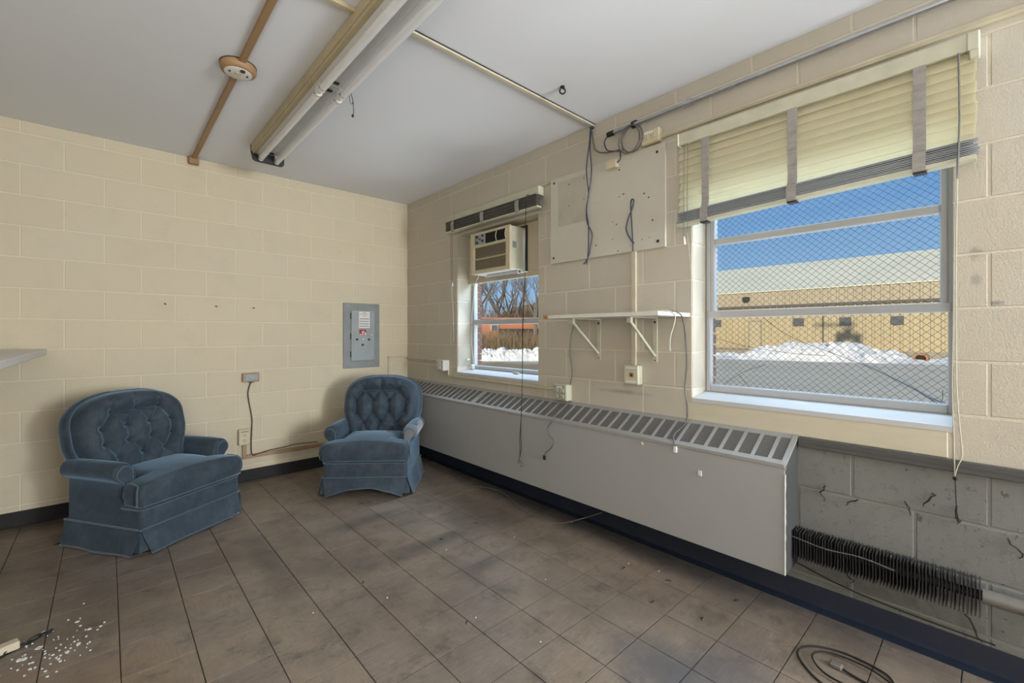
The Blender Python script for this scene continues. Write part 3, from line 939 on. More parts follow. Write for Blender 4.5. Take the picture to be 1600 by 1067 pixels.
def make_armchair(loc, theta, label, arched):
    t = thing('armchair', (0, 0, 0), label, 'armchair', 'pair of tufted blue velvet armchairs')
    lean = math.radians(13)
    # --- tufted back cushion
    NS, NT = 150, 130
    OL = outline(1.0, 0.33)
    poly = np.array([(x, z) for x, z in OL] + [(-x, z) for x, z in OL[::-1]])
    seg0 = poly[:-1]; seg1 = poly[1:]
    B1 = [(-0.145, 0.742), (0.0, 0.748), (0.145, 0.742)]
    B2 = [(-0.212, 0.648), (-0.07, 0.652), (0.07, 0.652), (0.212, 0.648)]
    B3 = [(-0.205, 0.550), (-0.07, 0.556), (0.07, 0.556), (0.205, 0.550)]
    B4 = [(-0.14, 0.462), (0.0, 0.470), (0.14, 0.462)]
    buttons = B1 + B2 + B3 + B4
    cre = [(B1[0], B1[1], 1), (B1[1], B1[2], 1), (B1[0], B2[0], .9), (B1[2], B2[3], .9), (B1[0], B2[1], .7), (B1[1], B2[1], .7), (B1[1], B2[2], .7), (B1[2], B2[2], .7),
           (B2[0], B3[0], .9), (B2[1], B3[1], .75), (B2[2], B3[2], .75), (B2[3], B3[3], .9), (B3[0], B4[0], .9), (B3[1], B4[0], .7), (B3[1], B4[1], .7), (B3[2], B4[1], .7), (B3[2], B4[2], .7), (B3[3], B4[2], .9),
           (B4[0], (-0.20, 0.37), .7), (B4[0], (-0.09, 0.37), .6), (B4[1], (-0.03, 0.37), .6), (B4[2], (0.20, 0.37), .7), (B4[2], (0.09, 0.37), .6), (B4[0], B4[1], .5), (B4[1], B4[2], .5)]
    for (p, q, k) in ((B1[0], (-0.20, 0.83), .54), (B1[1], (0.0, 0.86), .85), (B1[2], (0.20, 0.83), .55), (B1[0], (-0.12, 0.85), .5), (B1[2], (0.10, 0.85), .5), (B1[1], (-0.05, 0.86), .5), (B1[0], (-0.26, 0.755), .4), (B1[2], (0.26, 0.755), .4),
                      (B2[0], (-0.31, 0.67), .45), (B2[3], (0.31, 0.67), .45), (B2[0], (-0.30, 0.71), .3), (B3[0], (-0.32, 0.56), .4), (B3[3], (0.32, 0.56), .4), (B3[0], (-0.29, 0.47), .4), (B3[3], (0.29, 0.47), .4)):
        cre.append((p, q, k))
    def segdist(P, a, b):
        a = np.array(a); b = np.array(b)
        d = b - a
        tt = np.clip(((P - a) @ d) / (d @ d), 0, 1)
        return np.linalg.norm(P - (a + tt[:, None] * d), axis=1), tt
    zs = [0.33 + (0.872 - 0.33) * math.sin(PI / 2 * j / NT) for j in range(NT + 1)]
    P = np.array([((-1 + 2 * i / NS) * back_width(z), z) for z in zs for i in range(NS + 1)])
    ed = np.full(len(P), 9.0)
    for s0, s1 in zip(seg0, seg1):
        if np.linalg.norm(s1 - s0) < 1e-9: continue
        ed = np.minimum(ed, segdist(P, s0, s1)[0])
    R = 0.085
    h = 0.125 * np.sqrt(np.clip(1 - (1 - np.clip(ed / R, 0, 1)) ** 2, 0, 1))
    inner = np.clip((ed - 0.015) / 0.07, 0, 1)
    dip = np.zeros(len(P))
    for (p, q, k) in cre:
        d, tt = segdist(P, p, q)
        fade = np.ones(len(P))
        if k <= .55 and (q[1] > 0.8 or abs(q[0]) > 0.25 or q[1] < 0.48):
            fade = 1 - 0.75 * tt
        dip = np.maximum(dip, k * fade * (0.022 * np.exp(-d / 0.007) + 0.036 * np.exp(-(d / 0.034) ** 2)))
    for bt in buttons:
        d = np.linalg.norm(P - np.array(bt), axis=1)
        dip = np.maximum(dip, 0.072 * np.exp(-(d / 0.028)) )
    rp = random.Random(17)
    for bt in buttons:
        for k in range(9):
            a = rp.uniform(0, 2 * PI)
            L = rp.uniform(0.03, 0.065)
            d, tt = segdist(P, bt, (bt[0] + L * math.cos(a), bt[1] + L * math.sin(a)))
            dip = dip + rp.uniform(0.003, 0.007) * np.exp(-d / 0.0045) * (1 - tt)
    h = h - dip * inner
    cl, sn_ = math.cos(lean), math.sin(lean)
    def bk(x, z, hh):
        # back plane leans away from the sitter (towards +y) as it rises
        k = z - 0.36
        return Vector((x, 0.165 + k * sn_ / cl * 1.0 - hh * cl, z + hh * sn_))
    m = MB()
    V = [m.bm.verts.new(bk(P[i, 0], P[i, 1], h[i])) for i in range(len(P))]
    for j in range(NT):
        for i in range(NS):
            a = j * (NS + 1) + i
            try: m.bm.faces.new((V[a], V[a + 1], V[a + NS + 2], V[a + NS + 1]))
            except ValueError: pass
    bmesh.ops.remove_doubles(m.bm, verts=m.bm.verts, dist=1e-5)
    cush = fabric('back_cushion', m, t, 180)
    bu = MB()
    for bt in buttons[:1]:
        pass
    hb = {}
    for bt in buttons:
        i = int(np.argmin(np.linalg.norm(P - np.array(bt), axis=1)))
        c = bk(bt[0], bt[1], h[i] + 0.010)
        MB().sphere(c, 0.0115, 2, (1, 0.55, 1)).build('button', M['piping'], cush, 180)
    # piping round the cushion edge
    MB().tube([bk(x, z, 0.006) for x, z in poly[:: 2]], 0.006, 6).build('back_piping', M['piping'], cush, 180)
    # --- outer shell of the back
    m = MB()
    OS = outline(1.05, 0.14)
    polyS = [(x if z > 0.4 else x * (0.98 - 0.0 * (0.4 - z)), z) for x, z in OS] + [(-x, z) for x, z in OS[::-1]]
    rings = []
    for (sc, off) in ((0.86, -0.012), (0.985, -0.006), (1.0, 0.008), (1.0, 0.05), (0.975, 0.078), (0.90, 0.095)):
        rr = []
        for x, z in polyS:
            zz = 0.5 + (z - 0.5) * (sc if z > 0.5 else 1.0)
            p = bk(x * sc, max(zz, 0.30), -off - 0.004)
            if z < 0.30:
                p = Vector((x * sc, 0.165 + (0.30 - 0.36) * math.tan(lean) + off * 0.8 + 0.0, z))
            rr.append(p)
        rings.append(rr)
    m.ring(rings)
    fabric('back_shell', m, t, 60)
    # --- arms
    for s in (1, -1):
        prof = [(0.250, 0.230), (0.250, 0.38), (0.249, 0.445)]
        cx, cz, r = 0.314, 0.455, 0.056
        for k in range(0, 13):
            a = PI - k * (PI + math.radians(62)) / 12
            prof.append((cx + r * math.cos(a), cz + r * math.sin(a)))
        prof += [(0.322, 0.388), (0.324, 0.30), (0.325, 0.142), (0.25, 0.142)]
        pc = (0.295, 0.36)
        rings = []
        for (y, sc, dz) in ((-0.188, 0.90, 0), (-0.185, 0.965, 0), (-0.174, 1.0, 0), (-0.10, 1.01, 0.003), (0.0, 1.0, 0.004), (0.10, 1.0, 0.003), (0.20, 1.0, 0.0), (0.245, 0.98, 0)):
            rings.append([(s * (pc[0] + (px - pc[0]) * sc), y, pc[1] + (pz - pc[1]) * sc + (dz if pz > 0.4 else 0)) for px, pz in prof])
        m = MB().ring(rings)
        worn = (arched and s == 1)
        arm = fabric('arm', m, t, 50)
        # rolled top pad, worn grey on one arm
        if worn:
            rr = []
            for (y, sc) in ((-0.192, 0.85), (-0.186, 1.02), (-0.12, 1.05), (0.0, 1.05), (0.12, 1.04), (0.16, 1.0)):
                rr.append([(s * (cx + r * sc * math.cos(a)), y, cz + r * sc * math.sin(a)) for a in [PI * 1.02 - k * (PI * 1.25) / 14 for k in range(15)]] + [(s * cx, y, cz - 0.01)])
            tag(MB().ring(rr).build('arm_pad', M['velvet_worn'], arm, 60), 'greyed worn patch on the arm top')
        # scroll panel on the arm front with piping
        fp = [(0.274, 0.262), (0.274, 0.43)] + [(0.315 + 0.041 * math.cos(PI - k * (PI + 1.0) / 10), 0.452 + 0.041 * math.sin(PI - k * (PI + 1.0) / 10)) for k in range(11)] + [(0.316, 0.39), (0.314, 0.262)]
        rings = [[(s * (0.291 + (px - 0.291) * sc), y, 0.36 + (pz - 0.36) * sc) for px, pz in fp] for (y, sc) in ((-0.180, 1.0), (-0.196, 1.0), (-0.200, 0.94))]
        fr = fabric('arm_front', MB().ring(rings), arm, 40, M['velvet_worn'] if worn else None)
        MB().tube([(s * px, -0.196, pz) for px, pz in fp], 0.0045, 6).build('arm_piping', M['piping'], arm, 180)
    # --- seat deck / front rail
    def rrect(hw, y0, y1, r, n=6):
        pts = []
        for (cx, cy, a0) in ((hw - r, y1 - r, 0), (-hw + r, y1 - r, PI / 2), (-hw + r, y0 + r, PI), (hw - r, y0 + r, 1.5 * PI)):
            for k in range(n + 1):
                a = a0 + k * PI / 2 / n
                pts.append((cx + r * math.cos(a), cy + r * math.sin(a)))
        return pts
    rr = [[(x, y, z) for x, y in rrect(hw, -yy, 0.26, 0.03)] for (z, hw, yy) in ((0.10, 0.318, 0.326), (0.142, 0.322, 0.330), (0.20, 0.326, 0.338), (0.258, 0.320, 0.332), (0.266, 0.30, 0.315))]
    rail = fabric('front_rail', MB().ring(rr), t, 40)
    for z in (0.256,):
        MB().tube([(x, y, z) for x, y in rrect(0.324, -0.336, -0.16, 0.03)], 0.004, 6, True).build('rail_piping', M['piping'], rail, 180)
    # --- T cushion
    fe, bw, ew = -0.352, 0.243, 0.332
    T = []
    def arc(cx, cy, r, a0, a1, n=5):
        for k in range(n + 1):
            a = a0 + (a1 - a0) * k / n
            T.append((cx + r * math.cos(a), cy + r * math.sin(a)))
    def line(p, q, n):
        for k in range(1, n):
            T.append((p[0] + (q[0] - p[0]) * k / n, p[1] + (q[1] - p[1]) * k / n))
    arc(bw - 0.03, 0.17 - 0.03, 0.03, 0, PI / 2)
    line((bw - 0.03, 0.17), (-bw + 0.03, 0.17), 8)
    arc(-bw + 0.03, 0.17 - 0.03, 0.03, PI / 2, PI)
    line((-bw, 0.14), (-bw, -0.19), 8)
    T.append((-bw, -0.197)); T.append((-bw - 0.012, -0.205))
    line((-bw - 0.012, -0.205), (-ew + 0.02, -0.205), 4)
    arc(-ew + 0.02, -0.225, 0.02, PI / 2, PI, 4)
    line((-ew, -0.225), (-ew, fe + 0.03), 4)
    arc(-ew + 0.03, fe + 0.03, 0.03, PI, 1.5 * PI)
    line((-ew + 0.03, fe), (ew - 0.03, fe), 14)
    arc(ew - 0.03, fe + 0.03, 0.03, 1.5 * PI, 2 * PI)
    line((ew, fe + 0.03), (ew, -0.225), 4)
    arc(ew - 0.02, -0.225, 0.02, 0, PI / 2, 4)
    line((ew - 0.02, -0.205), (bw + 0.012, -0.205), 4)
    T.append((bw + 0.012, -0.205)); T.append((bw, -0.197))
    line((bw, -0.19), (bw, 0.14), 8)
    ctr = (0.0, -0.235)
    def ringT(inset, z, crown=0.0):
        out = []
        for (x, y) in T:
            d = Vector((x - ctr[0], y - ctr[1])); L = d.length
            k = max(0.0, (L - inset) / L)
            xx, yy = ctr[0] + d.x * k, ctr[1] + d.y * k
            out.append((xx, yy, z + crown))
        return out
    rings = [ringT(0.05, 0.268), ringT(0.014, 0.270), ringT(0.002, 0.279), ringT(0.0, 0.292), ringT(-0.012, 0.335), ringT(-0.006, 0.372), ringT(0.010, 0.393), ringT(0.030, 0.404)]
    for q in (0.12, 0.28, 0.45, 0.65, 0.85, 0.985):
        rr = []
        for (x, y) in T:
            d = Vector((x - ctr[0], y - ctr[1])); L = d.length
            k = (1 - 0.030 / L) * (1 - q)
            xx, yy = ctr[0] + d.x * k, ctr[1] + d.y * k
            # crown highest around the middle of the seat
            cz = 0.026 * max(0, 1 - (xx / 0.30) ** 2) * max(0, 1 - ((yy + 0.11) / 0.26) ** 2)
            edge = min(1, q / 0.2)
            rr.append((xx, yy, 0.404 + 0.006 * edge + cz))
        rings.append(rr)
    seat = fabric('seat_cushion', MB().ring(rings), t, 180)
    # piping on the ears of the cushion and along the lower front edge
    for s in (1, -1):
        ear = [(s * (ew + 0.007), fe + 0.032 + 0.000, 0.283), (s * (ew + 0.012), fe + 0.022, 0.30), (s * (ew + 0.014), fe + 0.020, 0.335), (s * (ew + 0.010), fe + 0.024, 0.372), (s * (ew - 0.004), fe + 0.04, 0.393), (s * (ew - 0.012), fe + 0.09, 0.400), (s * (ew - 0.010), -0.225, 0.398)]
        MB().tube(spline(ear, 5), 0.0045, 6).build('cushion_piping', M['piping'], seat, 180)
    MB().tube([(-ew + 0.015, fe + 0.004, 0.279), (-0.2, fe - 0.002, 0.278), (0.0, fe - 0.002, 0.278), (0.2, fe - 0.002, 0.278), (ew - 0.015, fe + 0.004, 0.279)], 0.004, 6).build('front_piping', M['piping'], seat, 180)
    # --- skirt, one panel a side with kick pleats at the corners
    rs = random.Random(int(theta * 10))
    def skirt(side):
        n = 26
        m = MB()
        edge = []
        lens = 0.322 if side in 'fb' else 0.318
        front = []
        for j in range(7):
            v = j / 6
            row = []
            for i in range(n + 1):
                u = -1 + 2 * i / n
                flare = 0.036 * v ** 1.15
                half = lens - 0.030 * v
                z = 0.146 - 0.134 * v
                if side == 'f' and arched:
                    lift = 0.062 * (1 - u * u) ** 1.2
                    z = 0.146 - (0.134 - lift) * v
                    flare += 0.010 * math.sin(u * 9 + v * 3.0) * v * (1 - abs(u)) + 0.022 * v * math.exp(-((u - 0.15 + 0.5 * v) / 0.2) ** 2) * (1 - v)
                else:
                    flare += 0.006 * v * math.sin(u * 5 + (1.3 if side in 'lr' else 0.2)) + (0.018 * v * math.exp(-((u - 0.75) / 0.13) ** 2) if side == 'f' else 0)
                x, y = u * half, -(0.332 + flare)
                if side == 'b': x, y = -x, 0.275 + flare
                if side == 'l': x, y = -(0.328 + flare), -x * 1.0 + -0.03
                if side == 'r': x, y = 0.328 + flare, x * 1.0 - 0.03
                if side in 'lr':
                    y = -0.03 + (y + 0.03) * 0.97
                row.append((x, y, z))
            front.append(row)
        nrm = {'f': (0, 1), 'b': (0, -1), 'l': (1, 0), 'r': (-1, 0)}[side]
        th = 0.005
        backr = [[(p[0] + nrm[0] * th, p[1] + nrm[1] * th, p[2]) for p in row] for row in front]
        rings = []
        for fr_, bb_ in zip(front, backr):
            rings.append(fr_ + bb_[::-1])
        m.ring(rings)
        o = fabric('skirt', m, t, 60)
        MB().tube(front[-1], 0.0045, 6).build('skirt_hem', M['piping'], o, 180)
        MB().tube([(p[0], p[1], p[2] + 0.001) for p in front[0]], 0.0042, 6).build('skirt_seam', M['piping'], o, 180)
    for sd in 'fblr':
        skirt(sd)
    for (sx, sy) in ((-1, -1), (1, -1), (-1, 1), (1, 1)):
        yb = -0.322 if sy < 0 else 0.265
        x0 = sx * 0.318
        rings = []
        for v in (0, 0.5, 1):
            f = 0.022 * v
            z = 0.143 - 0.118 * v
            c = Vector((x0 + sx * f, yb + sy * f, z))
            rings.append([(c.x - sx * (0.05 + f * 0.5), c.y + sy * 0.0, z), (c.x, c.y, z), (c.x, c.y - sy * (0.05 + f * 0.5), z), (c.x - sx * 0.03, c.y - sy * 0.03, z)])
        fabric('kick_pleat', MB().ring(rings), t, 40)
    # --- swivel base
    b = MB().cyl((0, -0.02, 0.05), (0, -0.02, 0.11), 0.14, 24)
    base = b.build('swivel_base', M['dark_metal'], t, 40)
    for k in range(4):
        a = PI / 4 + k * PI / 2
        d = Vector((math.cos(a), math.sin(a), 0))
        m = MB().tube([d * 0.10 + Vector((0, -0.02, 0.055)), d * 0.26 + Vector((0, -0.02, 0.04)), d * 0.36 + Vector((0, -0.02, 0.012))], [0.016, 0.015, 0.012], 8)
        m.build('foot', M['dark_metal'], base, 50)
    t.location = loc
    t.rotation_euler = (0, 0, theta)
    return t

make_armchair((-2.168, -0.597, 0.0), math.radians(32.4), 'blue velvet tufted armchair standing by the long cream wall at left', False)
make_armchair((-0.722, -0.765, 0.0), math.radians(-40.2), 'blue velvet tufted armchair in the corner by the convector, skirt sagging', True)

# ------------------------------------------------------------------ electrical panel (back wall)
t = thing('electrical_panel', (-0.515, 0.0, 0.915), 'grey steel electrical panel set in the cream wall above the armchair', 'panel')
MB().box(-0.702, -0.328, -0.014, 0.006, 0.915, 1.558, 0.003).build('trim_plate', M['panel_grey'], t)
d = MB().box(-0.630, -0.385, -0.026, -0.013, 0.985, 1.488, 0.004).build('panel_door', M['panel_door'], t)
MB().box(-0.552, -0.440, -0.0275, -0.0255, 1.312, 1.476).build('directory_card', M['white_paper'], d)
g = MB()
for z in (1.40, 1.375, 1.350, 1.327):
    g.box(-0.546, -0.450, -0.0283, -0.0272, z, z + 0.007)
g.build('card_lines', M['ink'], d)
g = MB()
for (z, a, b) in ((1.462, -0.515, -0.475), (1.447, -0.546, -0.455), (1.428, -0.52, -0.47)):
    g.box(a, b, -0.0283, -0.0272, z, z + 0.006)
g.build('card_heading', M['pink_ink'], d)
MB().box(-0.548, -0.476, -0.0278, -0.0255, 1.243, 1.297).build('red_tag', M['red_ink'], d)
g = MB()
for (a, b, z0, z1) in ((-0.545, -0.525, 1.244, 1.252), (-0.518, -0.507, 1.246, 1.268), (-0.505, -0.498, 1.265, 1.285), (-0.494, -0.480, 1.244, 1.266), (-0.523, -0.512, 1.270, 1.280)):
    g.box(a, b, -0.0286, -0.0274, z0, z1)
g.build('tag_letters', M['white_paper'], d)
for (x, z, mt) in ((-0.572, 1.198, 'black'), (-0.512, 1.197, 'chrome'), (-0.448, 1.196, 'dark_metal'), (-0.514, 1.144, 'black'), (-0.424, 1.243, 'chrome')):
    MB().disc((x, -0.033, z), 0.0115, 'y', 0.008, 14).build('lock' if mt == 'chrome' else 'knob', M[mt], d, 40)
for x, z in ((-0.66, 1.53), (-0.375, 1.53), (-0.66, 0.945), (-0.375, 0.945)):
    MB().disc((x, -0.0165, z), 0.006, 'y', 0.003, 10).build('screw', M['steel'], t, 40)
for z in (1.02, 1.20, 1.40):
    MB().cyl((-0.632, -0.022, z), (-0.632, -0.022, z + 0.06), 0.005, 8).build('hinge', M['dark_metal'], t, 40)

# ------------------------------------------------------------------ outlets and boxes
def duplex(o, axis, c, w=0.034, mat='cream_plastic', face=1):
    """two receptacle faces with slots on a cover whose face centre is c"""
    x, y, z = c
    for dz in (-0.021, 0.021):
        if axis == 'y':
            f = MB().box(x - 0.017, x + 0.017, y - 0.003, y + 0.002, z + dz - 0.014, z + dz + 0.014, 0.003).build('receptacle', M[mat], o)
            g = MB()
            g.box(x - 0.009, x - 0.006, y - 0.0036, y - 0.002, z + dz - 0.002, z + dz + 0.009)
            g.box(x + 0.006, x + 0.009, y - 0.0036, y - 0.002, z + dz - 0.002, z + dz + 0.009)
            g.box(x - 0.003, x + 0.003, y - 0.0036, y - 0.002, z + dz - 0.011, z + dz - 0.006)
        else:
            f = MB().box(x - 0.003, x + 0.002, y - 0.017, y + 0.017, z + dz - 0.014, z + dz + 0.014, 0.003).build('receptacle', M[mat], o)
            g = MB()
            g.box(x - 0.0036, x - 0.002, y - 0.009, y - 0.006, z + dz - 0.002, z + dz + 0.009)
            g.box(x - 0.0036, x - 0.002, y + 0.006, y + 0.009, z + dz - 0.002, z + dz + 0.009)
            g.box(x - 0.0036, x - 0.002, y - 0.003, y + 0.003, z + dz - 0.011, z + dz - 0.006)
        g.build('slots', M['black'], f)

# switch / bell box on the back wall with its cord
t = thing('switch_box', (-1.502, 0.0, 0.862), 'small tan surface box with toggle switch on the cream wall', 'switch')
MB().box(-1.562, -1.438, -0.034, 0.0, 0.846, 0.922, 0.004).build('box_body', M['tan_box'], t)
p = MB().box(-1.545, -1.448, -0.038, -0.033, 0.856, 0.912, 0.002).build('cover_plate', M['panel_grey'], t)
MB().tube([(-1.500, -0.037, 0.884), (-1.490, -0.052, 0.888), (-1.482, -0.058, 0.889)], [0.006, 0.005, 0.004], 8).build('toggle', M['white_plastic'], p, 60)
MB().box(-1.515, -1.480, -0.028, -0.006, 0.838, 0.847, 0.002).build('cord_clamp', M['dark_metal'], t)
t = tag(MB().tube(spline([(-1.497, -0.018, 0.842), (-1.512, -0.018, 0.80), (-1.520, -0.018, 0.745), (-1.512, -0.018, 0.67), (-1.500, -0.018, 0.60), (-1.490, -0.018, 0.52), (-1.492, -0.018, 0.42), (-1.496, -0.018, 0.29), (-1.488, -0.030, 0.222), (-1.45, -0.035, 0.226), (-1.36, -0.030, 0.240), (-1.24, -0.031, 0.246), (-1.15, -0.030, 0.255), (-0.95, -0.030, 0.246)], 7), 0.0036, 6).build('cord', M['wire_dark'], None, 60),
        'thin brown cord hanging from the tan switch box to the floor raceway', 'cord')
t = thing('wall_outlet', (-1.548, 0.0, 0.33), 'cream duplex outlet box low on the cream wall beside the left armchair', 'outlet')
MB().box(-1.592, -1.508, -0.040, 0.0, 0.318, 0.450, 0.005).build('box_body', M['cream_plastic'], t)
duplex(t, 'y', (-1.548, -0.041, 0.380))
MB().box(-1.575, -1.520, -0.0415, -0.0395, 0.424, 0.436).build('label_strip', M['tan_box'], t)
t = thing('raceway', (-1.3, 0.0, 0.19), 'tan L-shaped raceway running from the low outlet along above the black baseboard', 'raceway')
MB().box(-1.562, -1.530, -0.020, 0.0, 0.222, 0.320, 0.003).build('riser', M['tan_box'], t)
MB().box(-1.560, -0.80, -0.022, 0.0, 0.195, 0.226, 0.003).build('cover', M['tan_box'], t)

# outlet beside the small window with its raceways
t = thing('wall_outlet', (-0.03, -0.74, 0.905), 'white square outlet box left of the small window', 'outlet')
MB().box(-0.072, 0.0, -0.800, -0.688, 0.905, 1.005, 0.004).build('box_body', M['white_plastic'], t)
p = MB().box(-0.0745, -0.0715, -0.796, -0.692, 0.909, 1.001, 0.001).build('cover_plate', M['chrome'], t)
duplex(p, 'x', (-0.0745, -0.744, 0.955), mat='white_plastic')
t = thing('raceway', (-0.01, -0.3, 0.9), 'thin cream raceway bent around the room corner to the white outlet', 'raceway')
MB().box(-0.230, -0.215, -0.012, 0.0, 0.76, 1.012, 0.002).build('riser', M['cream_duct'], t)
MB().box(-0.230, 0.0, -0.012, 0.0, 1.0, 1.016, 0.002).build('cover', M['cream_duct'], t)
MB().box(-0.012, 0.0, -0.690, 0.0, 0.985, 1.001, 0.002).build('cover', M['cream_duct'], t)
t = thing('raceway', (-0.01, -1.5, 0.85), 'cream raceway running below the small window sill to the four-gang outlet', 'raceway')
MB().box(-0.014, 0.0, -0.800, -0.782, 0.856, 0.908, 0.002).build('riser', M['cream_duct'], t)
MB().box(-0.014, 0.0, -2.180, -0.782, 0.846, 0.864, 0.003).build('cover', M['cream_duct'], t)
# quad outlet
t = thing('quad_outlet', (-0.03, -2.24, 0.79), 'cream box with grey cover and four receptacles resting above the convector', 'outlet')
MB().box(-0.058, 0.0, -2.302, -2.172, 0.788, 0.902, 0.005).build('box_body', M['cream_metal'], t)
p = MB().box(-0.061, -0.057, -2.290, -2.180, 0.796, 0.892, 0.002).build('cover_plate', M['panel_door'], t)
for dy in (-0.026, 0.026):
    duplex(p, 'x', (-0.061, -2.235 + dy, 0.838))
MB().box(-0.0625, -0.0605, -2.262, -2.212, 0.877, 0.888).build('label_strip', M['white_paper'], p)
# phone jack box with vertical raceway
t = thing('jack_box', (-0.03, -2.80, 0.95), 'cream jack box with red centre under the shelf', 'outlet')
MB().box(-0.050, 0.0, -2.855, -2.752, 0.946, 1.064, 0.006).build('box_body', M['cream_metal'], t)
MB().box(-0.0525, -0.0495, -2.824, -2.792, 0.992, 1.020, 0.002).build('jack', M['rustpipe'], t)
MB().box(-0.0535, -0.0515, -2.816, -2.802, 0.998, 1.012).build('jack_hole', M['black'], t)
for z in (1.044, 0.960):
    MB().box(-0.0515, -0.0495, -2.838, -2.770, z, z + 0.009).build('label_strip', M['white_paper'], t)
t = tag(MB().box(-0.016, 0.0, -2.816, -2.783, 1.062, 1.764, 0.003).build('raceway', M['cream_duct']), 'vertical cream raceway between plywood board and jack box', 'raceway')
# high outlet and the horizontal duct above the large window
t = thing('wall_outlet', (-0.02, -2.90, 2.385), 'cream outlet box high on the wall over the plywood board', 'outlet')
MB().box(-0.042, 0.0, -2.985, -2.868, 2.380, 2.462, 0.006).build('box_body', M['cream_plastic'], t)
for dy in (-0.022, 0.022):
    f = MB().box(-0.0455, -0.0415, -2.922 + dy - 0.016, -2.922 + dy + 0.016, 2.405, 2.435, 0.003).build('receptacle', M['cream_plastic'], t)
    g = MB()
    g.box(-0.0462, -0.0446, -2.922 + dy - 0.008, -2.922 + dy - 0.004, 2.424, 2.428)
    g.box(-0.0462, -0.0446, -2.922 + dy - 0.008, -2.922 + dy - 0.004, 2.411, 2.415)
    g.box(-0.0462, -0.0446, -2.922 + dy + 0.006, -2.922 + dy + 0.011, 2.417, 2.423)
    g.build('slots', M['black'], f)
MB().box(-0.0432, -0.0415, -2.945, -2.89, 2.440, 2.450).build('label_strip', M['white_paper'], t)
t = thing('raceway', (-0.01, -4.5, 2.40), 'long cream horizontal raceway above the large window blind', 'raceway')
MB().box(-0.020, 0.0, -7.0, -2.983, 2.398, 2.424, 0.003).build('cover', M['cream_duct'], t)
MB().box(-0.0225, -0.0195, -7.0, -2.983, 2.407, 2.409).build('ridge', M['cream_duct'], t)

# steel conduit below the ceiling
t = thing('conduit', (-0.04, -4.5, 2.52), 'galvanized steel conduit running under the ceiling above the blinds', 'pipe')
MB().cyl((-0.035, -2.66, 2.530), (-0.035, -7.0, 2.530), 0.0125, 14).build('pipe', M['steel'], t, 40)
MB().cyl((-0.035, -2.625, 2.530), (-0.035, -2.672, 2.530), 0.0165, 14).build('end_bushing', M['dark_metal'], t, 40)
MB().cyl((-0.035, -2.805, 2.530), (-0.035, -2.818, 2.530), 0.021, 14).box(-0.035, 0.0, -2.83, -2.80, 2.540, 2.555).build('strap', M['dark_metal'], t, 40)
MB().cyl((-0.035, -3.13, 2.530), (-0.035, -3.18, 2.530), 0.0165, 14).box(-0.035, 0.0, -3.165, -3.145, 2.540, 2.555).build('coupling', M['steel'], t, 40)
MB().box(-0.035, 0.0, -5.1, -5.08, 2.540, 2.555).build('strap', M['dark_metal'], t)

# ------------------------------------------------------------------ plywood board
t = thing('plywood_board', (-0.01, -2.56, 1.76), 'off-white painted plywood telephone board fixed to the wall between the windows', 'board')
MB().box(-0.018, -0.0005, -3.011, -2.112, 1.762, 2.373, 0.0025).build('board', M['plywood'], t)
rb = random.Random(5)
for (y, z, r) in ((-2.15, 2.342, 0.008), (-2.96, 2.325, 0.008), (-2.145, 1.802, 0.008), (-2.965, 1.80, 0.009)):
    MB().disc((-0.0205, y, z), r, 'x', 0.003, 12).build('bolt', M['dark_metal'], t, 40)
g = MB()
for (y, z) in ((-2.29, 2.30), (-2.29, 2.15), (-2.70, 2.29), (-2.70, 2.12), (-2.73, 2.13), (-2.875, 2.10), (-2.905, 2.07), (-2.93, 1.93), (-2.65, 1.97), (-2.68, 1.95), (-2.65, 1.86), (-2.52, 1.84), (-2.86, 1.825), (-2.80, 1.81), (-2.91, 1.83), (-2.42, 2.31), (-2.42, 2.17), (-2.78, 1.80), (-2.69, 1.78)):
    g.disc((-0.0195, y, z), rb.choice((0.003, 0.004, 0.005)), 'x', 0.0015, 8)
tag(g.build('nail_holes', M['dark_metal'], t), kind='stuff')
MB().box(-0.0190, -0.0175, -2.44, -2.19, 2.02, 2.335).build('faded_patch', M['patch'], t)
t = thing('junction_block', (-0.03, -2.66, 2.31), 'small cream junction block on the top edge of the plywood board', 'junction box')
MB().box(-0.050, -0.018, -2.698, -2.620, 2.305, 2.352, 0.003).build('cover', M['cream_plastic'], t)

# cables
def cable(name, pts, r, mat, label, per=7):
    return tag(MB().tube(spline(pts, per), r, 6).build(name, M[mat], None, 60), label, 'cable')
t = thing('cable_pair', (-0.03, -2.49, 1.72), 'pair of slate blue cables hanging from the ceiling over the plywood board', 'cable')
MB().tube(spline([(-0.02, -2.478, 2.640), (-0.03, -2.474, 2.52), (-0.035, -2.455, 2.38), (-0.035, -2.460, 2.28), (-0.032, -2.470, 2.19), (-0.032, -2.452, 2.10), (-0.032, -2.458, 2.00), (-0.035, -2.50, 1.92), (-0.035, -2.488, 1.84), (-0.032, -2.472, 1.78), (-0.03, -2.44, 1.735), (-0.03, -2.425, 1.728)], 7), 0.0042, 6).build('cable', M['wire_blue'], t, 60)
MB().tube(spline([(-0.02, -2.488, 2.640), (-0.03, -2.480, 2.50), (-0.035, -2.496, 2.36), (-0.035, -2.490, 2.27), (-0.032, -2.468, 2.18), (-0.034, -2.455, 2.08), (-0.034, -2.470, 1.98), (-0.03, -2.468, 1.88), (-0.03, -2.463, 1.78), (-0.03, -2.450, 1.72)], 7), 0.0042, 6).build('cable', M['wire_blue'], t, 60)
coil = []
for k in range(0, 62):
    a = 2 * PI * k / 24
    coil.append((-0.040 - 0.0022 * (k / 10), -2.800 + 0.070 * math.cos(a) - 0.012 * math.sin(a * 0.4), 2.445 + 0.082 * math.sin(a)))
t = thing('cable_coil', (-0.04, -2.80, 2.36), 'coil of grey cable hung on the end of the steel conduit', 'cable')
